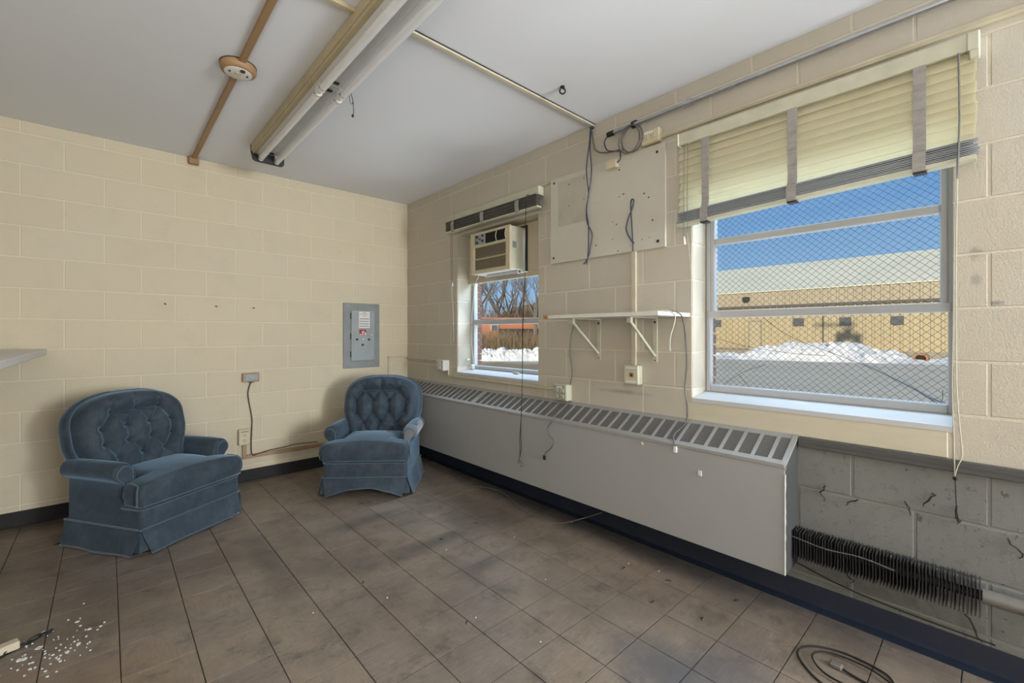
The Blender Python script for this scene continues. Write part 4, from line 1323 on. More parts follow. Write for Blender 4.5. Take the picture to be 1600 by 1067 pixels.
MB().tube(spline([(-0.025, -2.494, 2.60), (-0.03, -2.52, 2.47), (-0.03, -2.60, 2.425), (-0.036, -2.68, 2.41), (-0.038, -2.74, 2.395)] + coil, 2), 0.0042, 6).build('loop', M['wire_grey'], t, 60)
MB().tube(spline([(-0.034, -2.622, 2.525), (-0.036, -2.60, 2.49), (-0.036, -2.62, 2.435), (-0.036, -2.67, 2.412), (-0.036, -2.715, 2.405), (-0.040, -2.722, 2.375), (-0.042, -2.722, 2.345), (-0.04, -2.700, 2.330)], 6), 0.0042, 6).build('tail', M['wire_blue'], t, 60)
cable('phone_wire', [(-0.021, -2.800, 1.762), (-0.021, -2.797, 1.85), (-0.021, -2.790, 1.95), (-0.021, -2.785, 2.04), (-0.022, -2.789, 2.076), (-0.024, -2.800, 2.082), (-0.026, -2.809, 2.065), (-0.028, -2.796, 2.02), (-0.028, -2.768, 1.96), (-0.027, -2.757, 1.90), (-0.025, -2.785, 1.84), (-0.024, -2.81, 1.812)], 0.0042, 'wire_blue', 'looped slate blue wire lying on the lower half of the plywood board')

# ------------------------------------------------------------------ shelf
t = thing('wall_shelf', (-0.17, -2.75, 1.35), 'white board shelf on two steel brackets below the plywood board', 'shelf')
MB().ring([[(-0.0, -3.15, z), (-0.0, -2.36, z), (-0.30, -2.357, z), (-0.345, -2.37, z), (-0.35, -2.42, z), (-0.35, -3.15, z)] for z in (1.351, 1.3535, 1.3705, 1.372)]).build('board', M['white_plastic'], t)
MB().box(-0.352, -0.318, -2.395, -2.354, 1.3505, 1.3725, 0.003).build('chipped_corner', M['rustpipe'], t)
for y in (-2.531, -2.938):
    bk_ = MB()
    bk_.box(-0.004, 0.0, y - 0.015, y + 0.015, 1.085, 1.351, 0.0015)
    br = bk_.build('bracket', M['cream_metal'], t)
    MB().box(-0.275, 0.0, y - 0.013, y + 0.013, 1.347, 1.351).box(-0.285, -0.262, y - 0.014, y + 0.014, 1.318, 1.3505, 0.002).build('arm', M['cream_metal'], br)
    MB().tube([(-0.272, y, 1.330), (-0.006, y, 1.125)], 0.0085, 8).build('brace', M['cream_metal'], br, 50)
    for z in (1.325, 1.098):
        MB().disc((-0.007, y, z), 0.007 if z > 1.2 else 0.004, 'x', 0.004, 10).build('screw', M['dark_metal'], br, 50)
cable('phone_wire', [(-0.20, -2.44, 1.376), (-0.10, -2.34, 1.376), (-0.03, -2.33, 1.376), (-0.015, -2.335, 1.34), (-0.015, -2.305, 1.24), (-0.015, -2.295, 1.12), (-0.015, -2.315, 1.00), (-0.02, -2.300, 0.90), (-0.03, -2.286, 0.83), (-0.05, -2.296, 0.77), (-0.12, -2.285, 0.727), (-0.197, -2.30, 0.676), (-0.198, -2.25, 0.62), (-0.198, -2.262, 0.575), (-0.198, -2.305, 0.54), (-0.198, -2.285, 0.49), (-0.198, -2.235, 0.445), (-0.198, -2.225, 0.42)], 0.0036, 'wire_grey', 'grey phone wire dropping from the left end of the shelf over the convector front')
tag(MB().box(-0.203, -0.193, -2.233, -2.213, 0.396, 0.425, 0.002).build('plug', M['black']), 'small black plug at the end of the wire hanging on the convector', 'plug')
cable('phone_wire', [(-0.22, -2.95, 1.376), (-0.20, -3.06, 1.379), (-0.17, -3.13, 1.378), (-0.14, -3.165, 1.36), (-0.10, -3.165, 1.30), (-0.06, -3.155, 1.20), (-0.04, -3.150, 1.08), (-0.03, -3.135, 0.95), (-0.03, -3.150, 0.84), (-0.05, -3.148, 0.765), (-0.14, -3.13, 0.713), (-0.185, -3.15, 0.683), (-0.198, -3.165, 0.66)], 0.0036, 'wire_grey', 'grey phone wire hanging from the right end of the shelf to the convector edge')
tag(MB().box(-0.205, -0.192, -3.174, -3.156, 0.632, 0.664, 0.002).build('plug', M['white_plastic']), 'clear white plug hanging at the convector edge below the large window', 'plug')
cable('phone_wire', [(-0.25, -2.98, 1.376), (-0.25, -3.08, 1.380), (-0.23, -3.145, 1.376), (-0.21, -3.168, 1.352), (-0.21, -3.165, 1.31), (-0.21, -3.146, 1.25), (-0.21, -3.14, 1.20), (-0.21, -3.142, 1.165)], 0.0036, 'wire_cream', 'pale wire curling off the right front corner of the shelf')

# ------------------------------------------------------------------ blinds
# rolled-up blind over the small window
t = thing('window_blind', (-0.05, -1.45, 2.19), 'cream valance with rolled-up dark slats above the air conditioner', 'blind')
MB().box(-0.066, -0.060, -2.032, -0.890, 2.283, 2.346, 0.002).box(-0.066, -0.001, -2.036, -2.030, 2.283, 2.346, 0.001).box(-0.066, -0.001, -0.892, -0.886, 2.283, 2.346, 0.001).build('valance', M['cream_metal'], t)
MB().box(-0.055, -0.004, -2.02, -0.90, 2.296, 2.342).build('head_rail', M['cream_metal'], t)
for i in range(13):
    z = 2.200 + i * 0.0066
    sg = MB()
    sh = random.uniform(-0.003, 0.003)
    sg.ring([[(-0.098 + sh, y, z), (-0.075 + sh, y, z + 0.0035), (-0.047 + sh, y, z + 0.0045), (-0.047 + sh, y, z + 0.0015), (-0.075 + sh, y, z + 0.0005), (-0.098 + sh, y, z - 0.003)] for y in (-2.045 + random.uniform(-0.006, 0.006), -0.876 + random.uniform(-0.006, 0.006))])
    sg.build('slat', M['slats_dark'], t)
MB().box(-0.096, -0.048, -2.055, -0.868, 2.180, 2.194, 0.004).build('bottom_rail', M['cream_metal'], t)
for y in (-0.995, -1.418, -1.845):
    pr = [(-0.062, 2.285), (-0.106, 2.268), (-0.110, 2.235), (-0.106, 2.20), (-0.098, 2.176)]
    m = MB()
    m.ring([[(p[0], y - 0.019, p[1]), (p[0], y + 0.019, p[1]), (p[0] + 0.004, y + 0.019, p[1]), (p[0] + 0.004, y - 0.019, p[1])] for p in pr])
    m.build('ladder_tape', M['tape'], t, 60)
for (y, zt, k) in ((-0.905, 1.70, 0), (-0.925, 1.70, 1)):
    MB().tube([(-0.06, y, 2.285), (-0.055, y + 0.002, 2.0), (-0.05, y + 0.001, zt + 0.03 * k)], 0.0015, 4).build('cord', M['wire_dark'], t)
MB().tube([(-0.05, -0.92, 1.735), (-0.05, -0.921, 1.712), (-0.05, -0.921, 1.695)], [0.002, 0.006, 0.007], 8).build('tassel', M['white_plastic'], t, 60)
MB().tube([(-0.05, -0.912, 1.70), (-0.03, -0.905, 1.45), (-0.02, -0.900, 1.18)], 0.0016, 4).build('cord', M['wire_cream'], t)
for k, dy in enumerate((0.0, 0.012)):
    pts = [(-0.08, -1.962 + dy * 0.3, 2.285), (-0.115, -1.960, 2.26), (-0.112, -1.952 + dy * 0.2, 2.0), (-0.125, -1.957, 1.7), (-0.15, -1.962 + dy * 0.4, 1.3), (-0.17, -1.975, 0.9), (-0.205, -1.998, 0.64), (-0.203, -1.995 + dy, 0.50), (-0.203, -2.000 + dy * 1.2, 0.43), (-0.203, -1.985, 0.372)]
    MB().tube(spline(pts, 4), 0.0021, 5).build('cord', M['wire_dark'], t, 60)
MB().sphere((-0.203, -1.985, 0.366), 0.010, 2, (0.6, 1, 0.7)).tube(spline([(-0.203, -1.985, 0.366), (-0.203, -1.972, 0.335), (-0.203, -1.966, 0.318)], 4), 0.004, 5).tube(spline([(-0.203, -1.985, 0.366), (-0.203, -1.995, 0.335), (-0.203, -2.010, 0.325), (-0.203, -2.006, 0.302), (-0.203, -1.995, 0.305)], 4), 0.004, 5).build('cord_knot', M['wire_grey'], t, 60)

# half-lowered blind over the large window
t = thing('window_blind', (-0.05, -3.68, 1.85), 'cream slatted blind with grey ladder tapes half lowered over the large window', 'blind')
MB().box(-0.078, -0.070, -4.230, -3.122, 2.292, 2.356, 0.003).build('valance', M['cream_metal'], t)
for (ya, yb) in ((-4.262, -4.228), (-3.124, -3.112)):
    MB().box(-0.082, 0.0, ya, yb, 2.290, 2.358, 0.004).build('end_cap', M['cream_metal'], t)
MB().box(-0.082, -0.05, -4.262, -4.235, 2.262, 2.291, 0.003).build('end_cap_tab', M['cream_metal'], t)
MB().box(-0.062, -0.006, -4.225, -3.128, 2.296, 2.345, 0.002).build('head_rail', M['cream_metal'], t)
BYL, BYR = -3.116, -4.252
def bz(y, zl, zr):
    f = (y - BYL) / (BYR - BYL)
    return zl + (zr - zl) * f
NSL = 9
for i in range(NSL):
    zl = 2.302 - i * (2.302 - 1.925) / NSL
    zr = 2.302 - i * (2.302 - 1.965) / NSL
    rr = []
    for y in (BYR + random.uniform(-0.003, 0.003), (BYL + BYR) / 2, BYL + random.uniform(-0.004, 0.003)):
        z = bz(y, zl, zr)
        rr.append([(-0.040, y, z), (-0.052, y, z - 0.016), (-0.060, y, z - 0.034), (-0.0645, y, z - 0.047), (-0.0625, y, z - 0.048), (-0.058, y, z - 0.034), (-0.050, y, z - 0.016), (-0.038, y, z - 0.001)])
    MB().ring(rr).build('slat', M['slat'], t, 60)
for i in range(9):
    off = 0.022 + i * 0.0066
    sh = random.uniform(-0.003, 0.003)
    rr = []
    for y in (BYR + random.uniform(-0.008, 0.008), (BYL + BYR) / 2, BYL + random.uniform(-0.008, 0.008)):
        z = bz(y, 1.845, 1.892) + off
        rr.append([(-0.088 + sh, y, z), (-0.064 + sh, y, z + 0.0030), (-0.040 + sh, y, z + 0.0035), (-0.040 + sh, y, z + 0.001), (-0.064 + sh, y, z), (-0.088 + sh, y, z - 0.0025)])
    MB().ring(rr).build('slat', M['bluestack'] if i < 9 else M['slat'], t)
MB().ring([[(-0.088, y, bz(y, 1.845, 1.892)), (-0.088, y, bz(y, 1.861, 1.908)), (-0.040, y, bz(y, 1.861, 1.908)), (-0.040, y, bz(y, 1.845, 1.892))] for y in (BYR, BYL)]).build('bottom_rail', M['cream_metal'], t)
for y in (-3.266, -3.668, -4.100):
    zb_ = bz(y, 1.845, 1.892)
    pr = [(-0.079, 2.294)]
    nn = 9
    for i in range(1, nn):
        z = 2.294 - (2.294 - zb_ - 0.085) * i / nn
        pr.append((-0.070 - 0.003 * (i % 2), z))
    pr += [(-0.075, zb_ + 0.085), (-0.093, zb_ + 0.07), (-0.097, zb_ + 0.045), (-0.094, zb_ + 0.02), (-0.091, zb_ - 0.004), (-0.06, zb_ - 0.004)]
    m = MB()
    m.ring([[(p[0], y - 0.019, p[1]), (p[0], y + 0.019, p[1]), (p[0] + 0.0025, y + 0.019, p[1]), (p[0] + 0.0025, y - 0.019, p[1])] for p in pr])
    m.build('ladder_tape', M['tape'], t, 40)
    MB().box(-0.095, -0.055, y - 0.022, y + 0.016, zb_ - 0.011, zb_ - 0.003, 0.001).build('tape_clip', M['black'], t)
# cords
for y, zt in ((-3.160, 1.775), (-3.180, 1.80)):
    MB().tube([(-0.088, y, 2.292), (-0.094, y, 2.0), (-0.096, y - 0.001, zt)], 0.0016, 4).build('cord', M['wire_grey'], t)
MB().tube([(-0.096, -3.162, 1.785), (-0.096, -3.164, 1.765), (-0.096, -3.165, 1.740)], [0.002, 0.006, 0.0075], 8).build('tassel', M['white_plastic'], t, 60)
MB().tube([(-0.096, -3.181, 1.80), (-0.07, -3.190, 1.60), (-0.04, -3.176, 1.40)], 0.0014, 4).build('cord', M['wire_cream'], t)
MB().tube([(-0.085, -4.208, 2.292), (-0.092, -4.211, 2.05), (-0.092, -4.205, 1.83)], 0.0030, 6).build('wand', M['wire_grey'], t, 60)
for k, (dy, mtn) in enumerate(((0.0, 'wire_cream'), (-0.012, 'wire_cream'))):
    pts = [(-0.088, -4.204 + dy * 0.2, 1.90), (-0.085, -4.197 + dy * 0.4, 1.6), (-0.07, -4.194 + dy * 0.6, 1.3), (-0.05, -4.190 + dy, 1.05), (-0.03, -4.193 + dy * 1.5, 0.88), (-0.03, -4.194 + dy * 1.8, 0.80), (-0.028, -4.195 + dy * 0.8, 0.76), (-0.02, -4.195, 0.715)]
    MB().tube(spline(pts, 4), 0.0021, 5).build('cord', M[mtn], t, 60)
MB().sphere((-0.016, -4.196, 0.705), 0.007, 2).tube([(-0.016, -4.196, 0.705), (-0.012, -4.200, 0.58), (-0.012, -4.205, 0.54)], [0.0014, 0.0014, 0.004], 5).build('cord_knot', M['wire_dark'], t, 60)

# ------------------------------------------------------------------ air conditioner
t = thing('air_conditioner', (0.04, -1.4525, 1.772), 'beige window air conditioner mounted in the top of the small window', 'air conditioner')
y0, y1, z0, z1 = AC
MB().box(-0.034, 0.20, y0 + 0.004, y1 - 0.004, z0 + 0.004, z1 - 0.003, 0.006).build('case', M['cream_metal'], t)
# front face frame built of bars round its openings
f = MB()
xf0, xf1 = -0.050, -0.033
f.box(xf0, xf1, y0, y0 + 0.055, z0, z1, 0.004)                     # right stile
f.box(xf0, xf1, y1 - 0.055, y1, z0, z1, 0.004)                     # left stile
f.box(xf0, xf1, y0 + 0.055, y1 - 0.055, z1 - 0.020, z1, 0.003)
f.box(xf0, xf1, y0 + 0.055, y1 - 0.055, z0, z0 + 0.030, 0.003)
f.box(xf0, xf1, y0 + 0.055, y1 - 0.055, z1 - 0.128, z1 - 0.106, 0.003)
f.box(xf0, xf1, y0 + 0.055, y1 - 0.055, z0 + 0.118, z0 + 0.128, 0.003)
front = f.build('front_panel', M['cream_plastic'], t)
MB().box(-0.0365, -0.0335, y0 + 0.04, y1 - 0.02, z0 + 0.02, z1 - 0.015).build('dark_coil', M['black'], t)
def louvres(za, zb, n, ya, yb, name, mat='cream_plastic', th=0.0030):
    for i in range(n):
        z = za + (zb - za) * (i + 0.5) / n
        MB().ring([[(-0.048, yv, z - th / 2), (-0.037, yv, z + th / 2 + 0.0005), (-0.037, yv, z + th / 2 + 0.0025), (-0.048, yv, z + th / 2)] for yv in (ya, yb)]).build(name, M[mat], front)
louvres(z0 + 0.030, z0 + 0.118, 8, y0 + 0.05, y1 - 0.05, 'louvre')
louvres(z0 + 0.128, z1 - 0.128, 8, y0 + 0.05, y1 - 0.05, 'louvre')
louvres(z1 - 0.106, z1 - 0.022, 7, y0 + 0.05, y1 - 0.205, 'vent_blade', 'dark_metal', 0.003)
for y in (y0 + 0.052, y0 + 0.168):
    MB().tube(spline([(-0.047, y, z1 - 0.106), (-0.053, y + 0.006, z1 - 0.065), (-0.047, y, z1 - 0.022)], 5), 0.004, 6).build('deflector', M['cream_plastic'], front, 60)
cp = MB().box(-0.050, -0.034, y1 - 0.195, y1 - 0.075, z1 - 0.106, z1 - 0.020, 0.003).build('control_plate', M['panel_door'], front)
for (dy, dz) in ((0.10, 0.088), (0.175, 0.080), (0.10, 0.040), (0.175, 0.036), (0.138, 0.062)):
    MB().disc((-0.060, y1 - dy, z1 - dz), 0.010 if dy != 0.138 else 0.006, 'x', 0.011, 12).build('knob', M['black'], cp, 40)
MB().box(xf0 + 0.004, xf0 + 0.0045, 0, 0.001, 0, 0.001)
tag(MB().box(-0.020, 0.018, y0 - 0.0005, y0 + 0.0045, 1.945, 1.995).build('tape_patch', M['panel_grey'], t), 'grey tape square on the side')
MB().box(-0.03, 0.19, y0 + 0.01, y1 - 0.01, z0 - 0.001, z0 + 0.005, 0.001).build('drip_pan', M['white_plastic'], t)
MB().box(0.055, 0.085, y0 + 0.02, y1 - 0.10, z0 - 0.026, z0 - 0.001, 0.002).build('support_bar', M['steel'], t)
MB().disc((-0.045, y0 + 0.03, z0 + 0.05), 0.004, 'x', 0.004).build('screw', M['steel'], t)
MB().tube(spline([(0.02, y1 - 0.03, z0), (0.05, y1 + 0.03, z0 - 0.03), (0.10, -1.06, 1.70), (0.145, -0.99, 1.60), (0.15, -0.955, 1.45), (0.145, -0.96, 1.30), (0.15, -0.95, 1.15), (0.145, -0.975, 1.02), (0.14, -0.985, 0.955)], 6), 0.0045, 6).build('power_cord', M['wire_cream'], t, 60)
MB().box(0.115, 0.150, -1.005, -0.965, 0.922, 0.965, 0.006).box(0.09, 0.118, -0.965, -0.945, 1.005, 1.018, 0.002).build('power_plug', M['white_plastic'], t)
tag(MB().box(0.12, 0.145, -1.62, -1.55, 0.9215, 0.930, 0.003).build('sill_chip', M['cream_plastic']), 'small cream scrap lying on the small window sill', 'scrap')

# ------------------------------------------------------------------ ceiling things
t = thing('ceiling_raceway', (-1.9, -2.0, 2.62), 'tan raceway crossing the ceiling through the round ceiling box', 'raceway')
MB().box(-1.912, -1.882, -6.8, -0.03, 2.634, CEIL, 0.003).build('cover', M['brown_wood'], t)
MB().box(-1.930, -1.866, -0.048, 0.0, 2.595, 2.652, 0.003).build('end_box', M['brown_wood'], t)
t = thing('ceiling_box', (-1.900, -1.640, 2.60), 'round tan ceiling box with white cover plate and dark centre', 'ceiling box')
c = Vector((-1.900, -1.640, 0))
def lathe(prof, n=32):
    return MB().ring([[(c.x + r * math.cos(2 * PI * k / n), c.y + r * math.sin(2 * PI * k / n), z) for k in range(n)] for r, z in prof])
lathe([(0.084, 2.6535), (0.084, 2.650)]).build('shadow_gap_plate', M['black'], t, 40)
lathe([(0.082, 2.650), (0.083, 2.632), (0.078, 2.618), (0.066, 2.612), (0.062, 2.613)]).build('body', M['brown_wood'], t, 50)
cp = lathe([(0.064, 2.616), (0.063, 2.611), (0.058, 2.609), (0.001, 2.608)]).build('cover_plate', M['white_plastic'], t, 50)
MB().box(-1.915, -1.885, -1.66, -1.63, 2.604, 2.609, 0.002).build('terminal', M['cream_plastic'], cp)
for (dx, dy, r) in ((-0.040, -0.01, 0.005), (0.040, -0.005, 0.005), (0.012, -0.045, 0.012)):
    MB().disc((c.x + dx, c.y + dy, 2.6035), r, 'z', 0.005, 12).build('hole', M['black'], cp)
t = tag(MB().box(-1.605, -7.0 / 7 * 1.0 - 0.38 + -0.005, 0, 0.001, 0, 0.001).build('spare', M['black']) if False else MB().box(-1.95, -1.60, -2.452, -2.425, 2.636, CEIL, 0.003).build('raceway_stub', M['fixture_side']), 'short cream raceway stub joining the near fluorescent fixture on the ceiling', 'raceway')

def fluorescent(yf, L, label, endplate):
    t = thing('fluorescent_fixture', (-1.51, yf - L / 2, 2.54), label, 'light fixture', 'bare tube fluorescent fixtures on the ceiling')
    ya, yb = yf - L + 0.003, yf - 0.003
    xl, xr = -1.615, -1.405
    zt = 2.648
    # pan: channel body with sloped reflector wings
    prof = [(xl, zt), (xl + 0.004, 2.600), (xl + 0.050, 2.585), (xl + 0.062, 2.606), (xr - 0.062, 2.606), (xr - 0.050, 2.592), (xr - 0.004, 2.606), (xr, zt)]
    MB().ring([[(p[0], y, p[1]) for p in prof] for y in (ya, yb)]).build('pan', M['reflector'], t)
    MB().box(xl - 0.006, xl + 0.006, ya, yb, 2.602, CEIL - 0.002, 0.002).box(xl + 0.004, xl + 0.030, ya, yb, 2.590, 2.603, 0.002).build('side_rail', M['fixture_side'], t)
    for x in (-1.560, -1.452):
        tb = MB().cyl((x, ya + 0.045, 2.560), (x, yb - 0.045, 2.560), 0.019, 20).build('tube', M['tube'], t, 40)
        for (p0, p1) in ((ya + 0.028, ya + 0.046), (yb - 0.046, yb - 0.028)):
            MB().cyl((x, p0, 2.560), (x, p1, 2.560), 0.0185, 18).build('tube_cap', M['chrome'], tb, 40)
        for yy in (ya + 0.014, yb - 0.026):
            sk = MB()
            sk.ring([[(x - 0.014, y, 2.607), (x - 0.017, y, 2.565)] + [(x + 0.019 * math.cos(a), y, 2.560 + 0.021 * math.sin(a)) for a in [PI + k * PI / 8 for k in range(9)]] + [(x + 0.017, y, 2.565), (x + 0.014, y, 2.607)] for y in (yy, yy + 0.012)])
            sk.build('lamp_holder', M['white_plastic'], t, 40)
    for yy in (ya + 0.03, yb - 0.06):
        MB().box(-1.535, -1.480, yy, yy + 0.022, 2.600, 2.607, 0.001).build('knockout', M['dark_metal'], t)
    if endplate:
        n = 8
        pp = [(xl - 0.010, 2.650), (xl - 0.008, 2.60)]
        r = 0.03
        for k in range(n + 1):
            a = PI + k * PI / 2 / n
            pp.append((xl + 0.03 + r * math.cos(a) , 2.565 + r * math.sin(a)))
        for k in range(n + 1):
            a = 1.5 * PI + k * PI / 2 / n
            pp.append((xr - 0.02 + r * math.cos(a), 2.565 + r * math.sin(a)))
        pp += [(xr + 0.010, 2.60), (xr + 0.010, 2.650)]
        MB().ring([[(p[0], y, p[1]) for p in pp] for y in (yf + 0.0, yf + 0.006)]).build('end_plate', M['dark_metal'], t)
    return t
fluorescent(-0.600, 1.255, 'far two-tube fluorescent fixture with black end plate on the ceiling', True)
fluorescent(-1.857, 1.255, 'near two-tube fluorescent fixture on the ceiling at the frame top', False)
t = thing('pull_chain', (-1.40, -1.90, 2.45), 'dark pull chain hanging beside the joint of the fluorescent fixtures', 'pull chain')
MB().tube(spline([(-1.412, -1.895, 2.60), (-1.400, -1.90, 2.55), (-1.396, -1.90, 2.50), (-1.398, -1.905, 2.475), (-1.402, -1.905, 2.462)], 5), 0.002, 5).build('chain', M['dark_metal'], t, 60)
MB().sphere((-1.402, -1.905, 2.460), 0.007, 2, (1, 1, 1.3)).build('bead', M['black'], t, 180)
MB().tube(spline([(-1.415, -1.88, 2.60), (-1.41, -1.885, 2.55), (-1.402, -1.892, 2.53), (-1.398, -1.90, 2.545)], 5), 0.0015, 5).build('loop', M['dark_metal'], t, 60)

t = thing('ceiling_rail', (-0.7, -2.49, 2.63), 'thin cream raceway crossing the ceiling from the fixture to the window wall', 'raceway')
MB().box(-1.40, -0.003, -2.502, -2.478, 2.637, CEIL, 0.002).build('cover', M['cream_duct'], t)
MB().box(-1.40, -0.003, -2.5032, -2.5018, 2.646, CEIL - 0.001).build('dark_edge', M['dark_metal'], t)
MB().box(-0.026, -0.002, -2.494, -2.472, 2.624, 2.638, 0.002).build('end_clip', M['wire_blue'], t)
t = thing('ceiling_hook', (-0.504, -2.65, 2.61), 'small black hook screwed into the bare ceiling', 'hook')
MB().disc((-0.504, -2.65, 2.648), 0.013, 'z', 0.006, 12).build('collar', M['black'], t)
MB().tube([(-0.504, -2.65, 2.65)] + [(-0.504 + 0.012 * math.sin(a), -2.65 - 0.010 * math.sin(a), 2.628 + 0.016 * math.cos(a)) for a in [k * 1.75 * PI / 12 for k in range(13)]], 0.0048, 8).build('ring', M['black'], t, 60)

# ------------------------------------------------------------------ left counter ledge, broken board, chain, crumbs
t = thing('counter_ledge', (-2.97, -1.0, 1.115), 'white counter ledge jutting in at the left edge of the room', 'counter')
MB().box(XL, -2.703, -2.2, -0.003, 1.118, 1.153, 0.003).build('board', M['white_paper'], t)
MB().box(XL, XL + 0.03, -2.2, -0.01, 0.95, 1.118, 0.002).build('support', M['infill'], t)
t = thing('loose_board', (-2.75, -1.78, 0.0), 'end of a white board lying on the floor at the left edge', 'board')
R0 = Matrix.Translation((-2.665, -1.660, 0)) @ Matrix.Rotation(math.radians(196), 4, 'Z')
MB().box(0, 0.62, -0.02, 0.02, 0.004, 0.034, 0.003, 1, R0).build('plank', M['infill'], t)
t = thing('chain', (-2.66, -1.66, 0.0), 'short black chain lying by the end of the loose board', 'chain')
for i in range(5):
    cx = Vector((-2.712 + i * 0.030, -1.700 + i * 0.020, 0.006))
    ring = []
    a0 = math.atan2(0.020, 0.030)
    for k in range(14):
        a = 2 * PI * k / 14
        lx, ly = 0.022 * math.cos(a), 0.010 * math.sin(a)
        lz = 0.0
        if i % 2: lx, ly, lz = lx, 0.002 * math.sin(a), 0.007 * math.sin(a) + 0.003
        ring.append((cx.x + lx * math.cos(a0) - ly * math.sin(a0), cx.y + lx * math.sin(a0) + ly * math.cos(a0), cx.z + lz))
    MB().tube(ring, 0.0032, 6, True).build('chain_link', M['black'], t, 60)
rc = random.Random(21)
g = MB()
def crumb(x, y, s):
    a = rc.uniform(0, PI)
    n = rc.choice((4, 5))
    pts = [(x + s * rc.uniform(0.6, 1.1) * math.cos(a + 2 * PI * k / n), y + s * rc.uniform(0.6, 1.1) * math.sin(a + 2 * PI * k / n)) for k in range(n)]
    g.prism(pts, 'z', 0.0006, 0.0035)
for (x, y, s) in ((-2.60, -1.60, 0.010), (-2.605, -1.72, 0.012), (-2.52, -1.83, 0.010), (-2.49, -1.795, 0.010), (-2.46, -1.70, 0.009), (-2.64, -1.77, 0.013), (-2.655, -1.765, 0.012), (-2.50, -1.60, 0.008)):
    crumb(x, y, s)
for _ in range(75):
    crumb(rc.gauss(-2.56, 0.08), rc.gauss(-1.78, 0.10), rc.uniform(0.0018, 0.0055))
for (x, y) in ((-1.42, -2.35), (-1.72, -2.23), (-0.95, -2.15), (-0.55, -2.30), (-0.30, -2.95), (-0.75, -2.75), (-1.10, -3.05), (-0.25, -3.1), (-1.2, -2.75), (-0.12, -2.4)):
    crumb(x, y, 0.004)
tag(g.build('paint_flakes', M['white_paper']), 'scatter of white paint flakes on the floor at lower left', 'paint flakes', kind='stuff')
# dark bits of debris on the floor
g = MB()
for (x, y, s) in ((-2.62, -0.53, 0.018), (-0.36, -2.96, 0.012), (-0.52, -3.22, 0.012), (-0.30, -3.18, 0.015), (-0.47, -3.43, 0.012), (-0.22, -3.48, 0.012), (-1.25, -2.75, 0.012), (-0.90, -2.02, 0.012), (-0.60, -1.98, 0.014), (-1.45, -2.15, 0.009)):
    a = rc.uniform(0, 2 * PI)
    pts = [(x - s * math.cos(a), y - s * math.sin(a), 0.003), (x + s * 0.1, y + s * 0.3, 0.004), (x + s * math.cos(a), y + s * math.sin(a), 0.003)]
    g.tube(pts, [0.0015, 0.003, 0.0015], 5)
tag(g.build('dirt_crumbs', M['wire_dark']), 'dark crumbs of dirt scattered over the floor tiles', 'dirt', kind='stuff')

# cable on the floor under the right edge
cpts = [(-0.62, -4.10, 0.004), (-0.55, -3.96, 0.004), (-0.49, -3.845, 0.004), (-0.40, -3.775, 0.004), (-0.32, -3.80, 0.004), (-0.27, -3.90, 0.005), (-0.29, -4.03, 0.005), (-0.38, -4.06, 0.004), (-0.46, -4.00, 0.010), (-0.46, -3.88, 0.011), (-0.385, -3.82, 0.010), (-0.32, -3.86, 0.011), (-0.31, -3.98, 0.012), (-0.36, -4.08, 0.010), (-0.40, -4.16, 0.004)]
cable('floor_cable', cpts, 0.0036, 'wire_dark', 'dark cable looped on the floor at the lower right', 7)
t = thing('floor_plug', (-0.375, -3.90, 0.0), 'frayed dark plug lying inside the floor cable loop', 'plug')
MB().box(-0.392, -0.362, -3.915, -3.875, 0.0, 0.018, 0.005).build('body', M['wire_grey'], t)
MB().tube(spline([(-0.380, -3.912, 0.008), (-0.392, -3.96, 0.006), (-0.398, -4.03, 0.005), (-0.395, -4.10, 0.004)], 6), 0.004, 6).build('lead', M['wire_dark'], t, 60)
# pale wire trailing along the base under the convector
cable('trailing_wire', [(-0.12, -0.72, 0.05), (-0.16, -1.05, 0.012), (-0.20, -1.35, 0.006), (-0.16, -1.60, 0.03), (-0.14, -1.75, 0.02), (-0.225, -2.02, 0.006), (-0.245, -2.22, 0.006), (-0.20, -2.36, 0.006), (-0.12, -2.50, 0.06), (-0.06, -2.60, 0.11)], 0.0030, 'wire_grey', 'pale wire trailing along the dark base below the convector')
tag(MB().sphere((-0.193, -2.965, 0.640), 0.010, 2, (0.4, 1, 1.1)).build('paint_dab', M['cream_plastic'], None, 180), 'round cream dab stuck on the convector front just below the louvres', 'paint dab')

tag(MB().box(-0.196, -0.1905, -3.303, -3.283, 0.538, 0.566, 0.002).build('paint_dab', M['white_plastic']), 'white chip stuck lower on the convector front, nearer its right end', 'paint dab')
tag(MB().box(-0.010, 0.0, -2.110, -2.040, 2.357, 2.366, 0.002).build('raceway', M['cream_duct']), 'stub of thin cream raceway between the small blind valance and plywood board', 'raceway')

# nails and hooks left in the cream wall
for k, (px, pz, lab) in enumerate(((-2.08, 1.485, 'leftmost of the three bent nails in the cream wall over the left armchair'), (-1.75, 1.480, 'middle one of the three bent nails in the cream wall'), (-1.48, 1.477, 'rightmost of the three bent nails, above the tan switch box'))):
    tag(MB().tube([(px, 0.002, pz), (px, -0.018, pz + 0.002), (px + 0.010, -0.022, pz - 0.004)], 0.0032, 6).build('nail', M['dark_metal'], None, 60), lab, 'nail', 'bent nails in the cream wall')

# ------------------------------------------------------------------ outdoors
GZ = -0.2
struct('ground', MB().box(WT + 0.01, 130, -70, 90, GZ - 0.3, GZ), M['asphalt'])

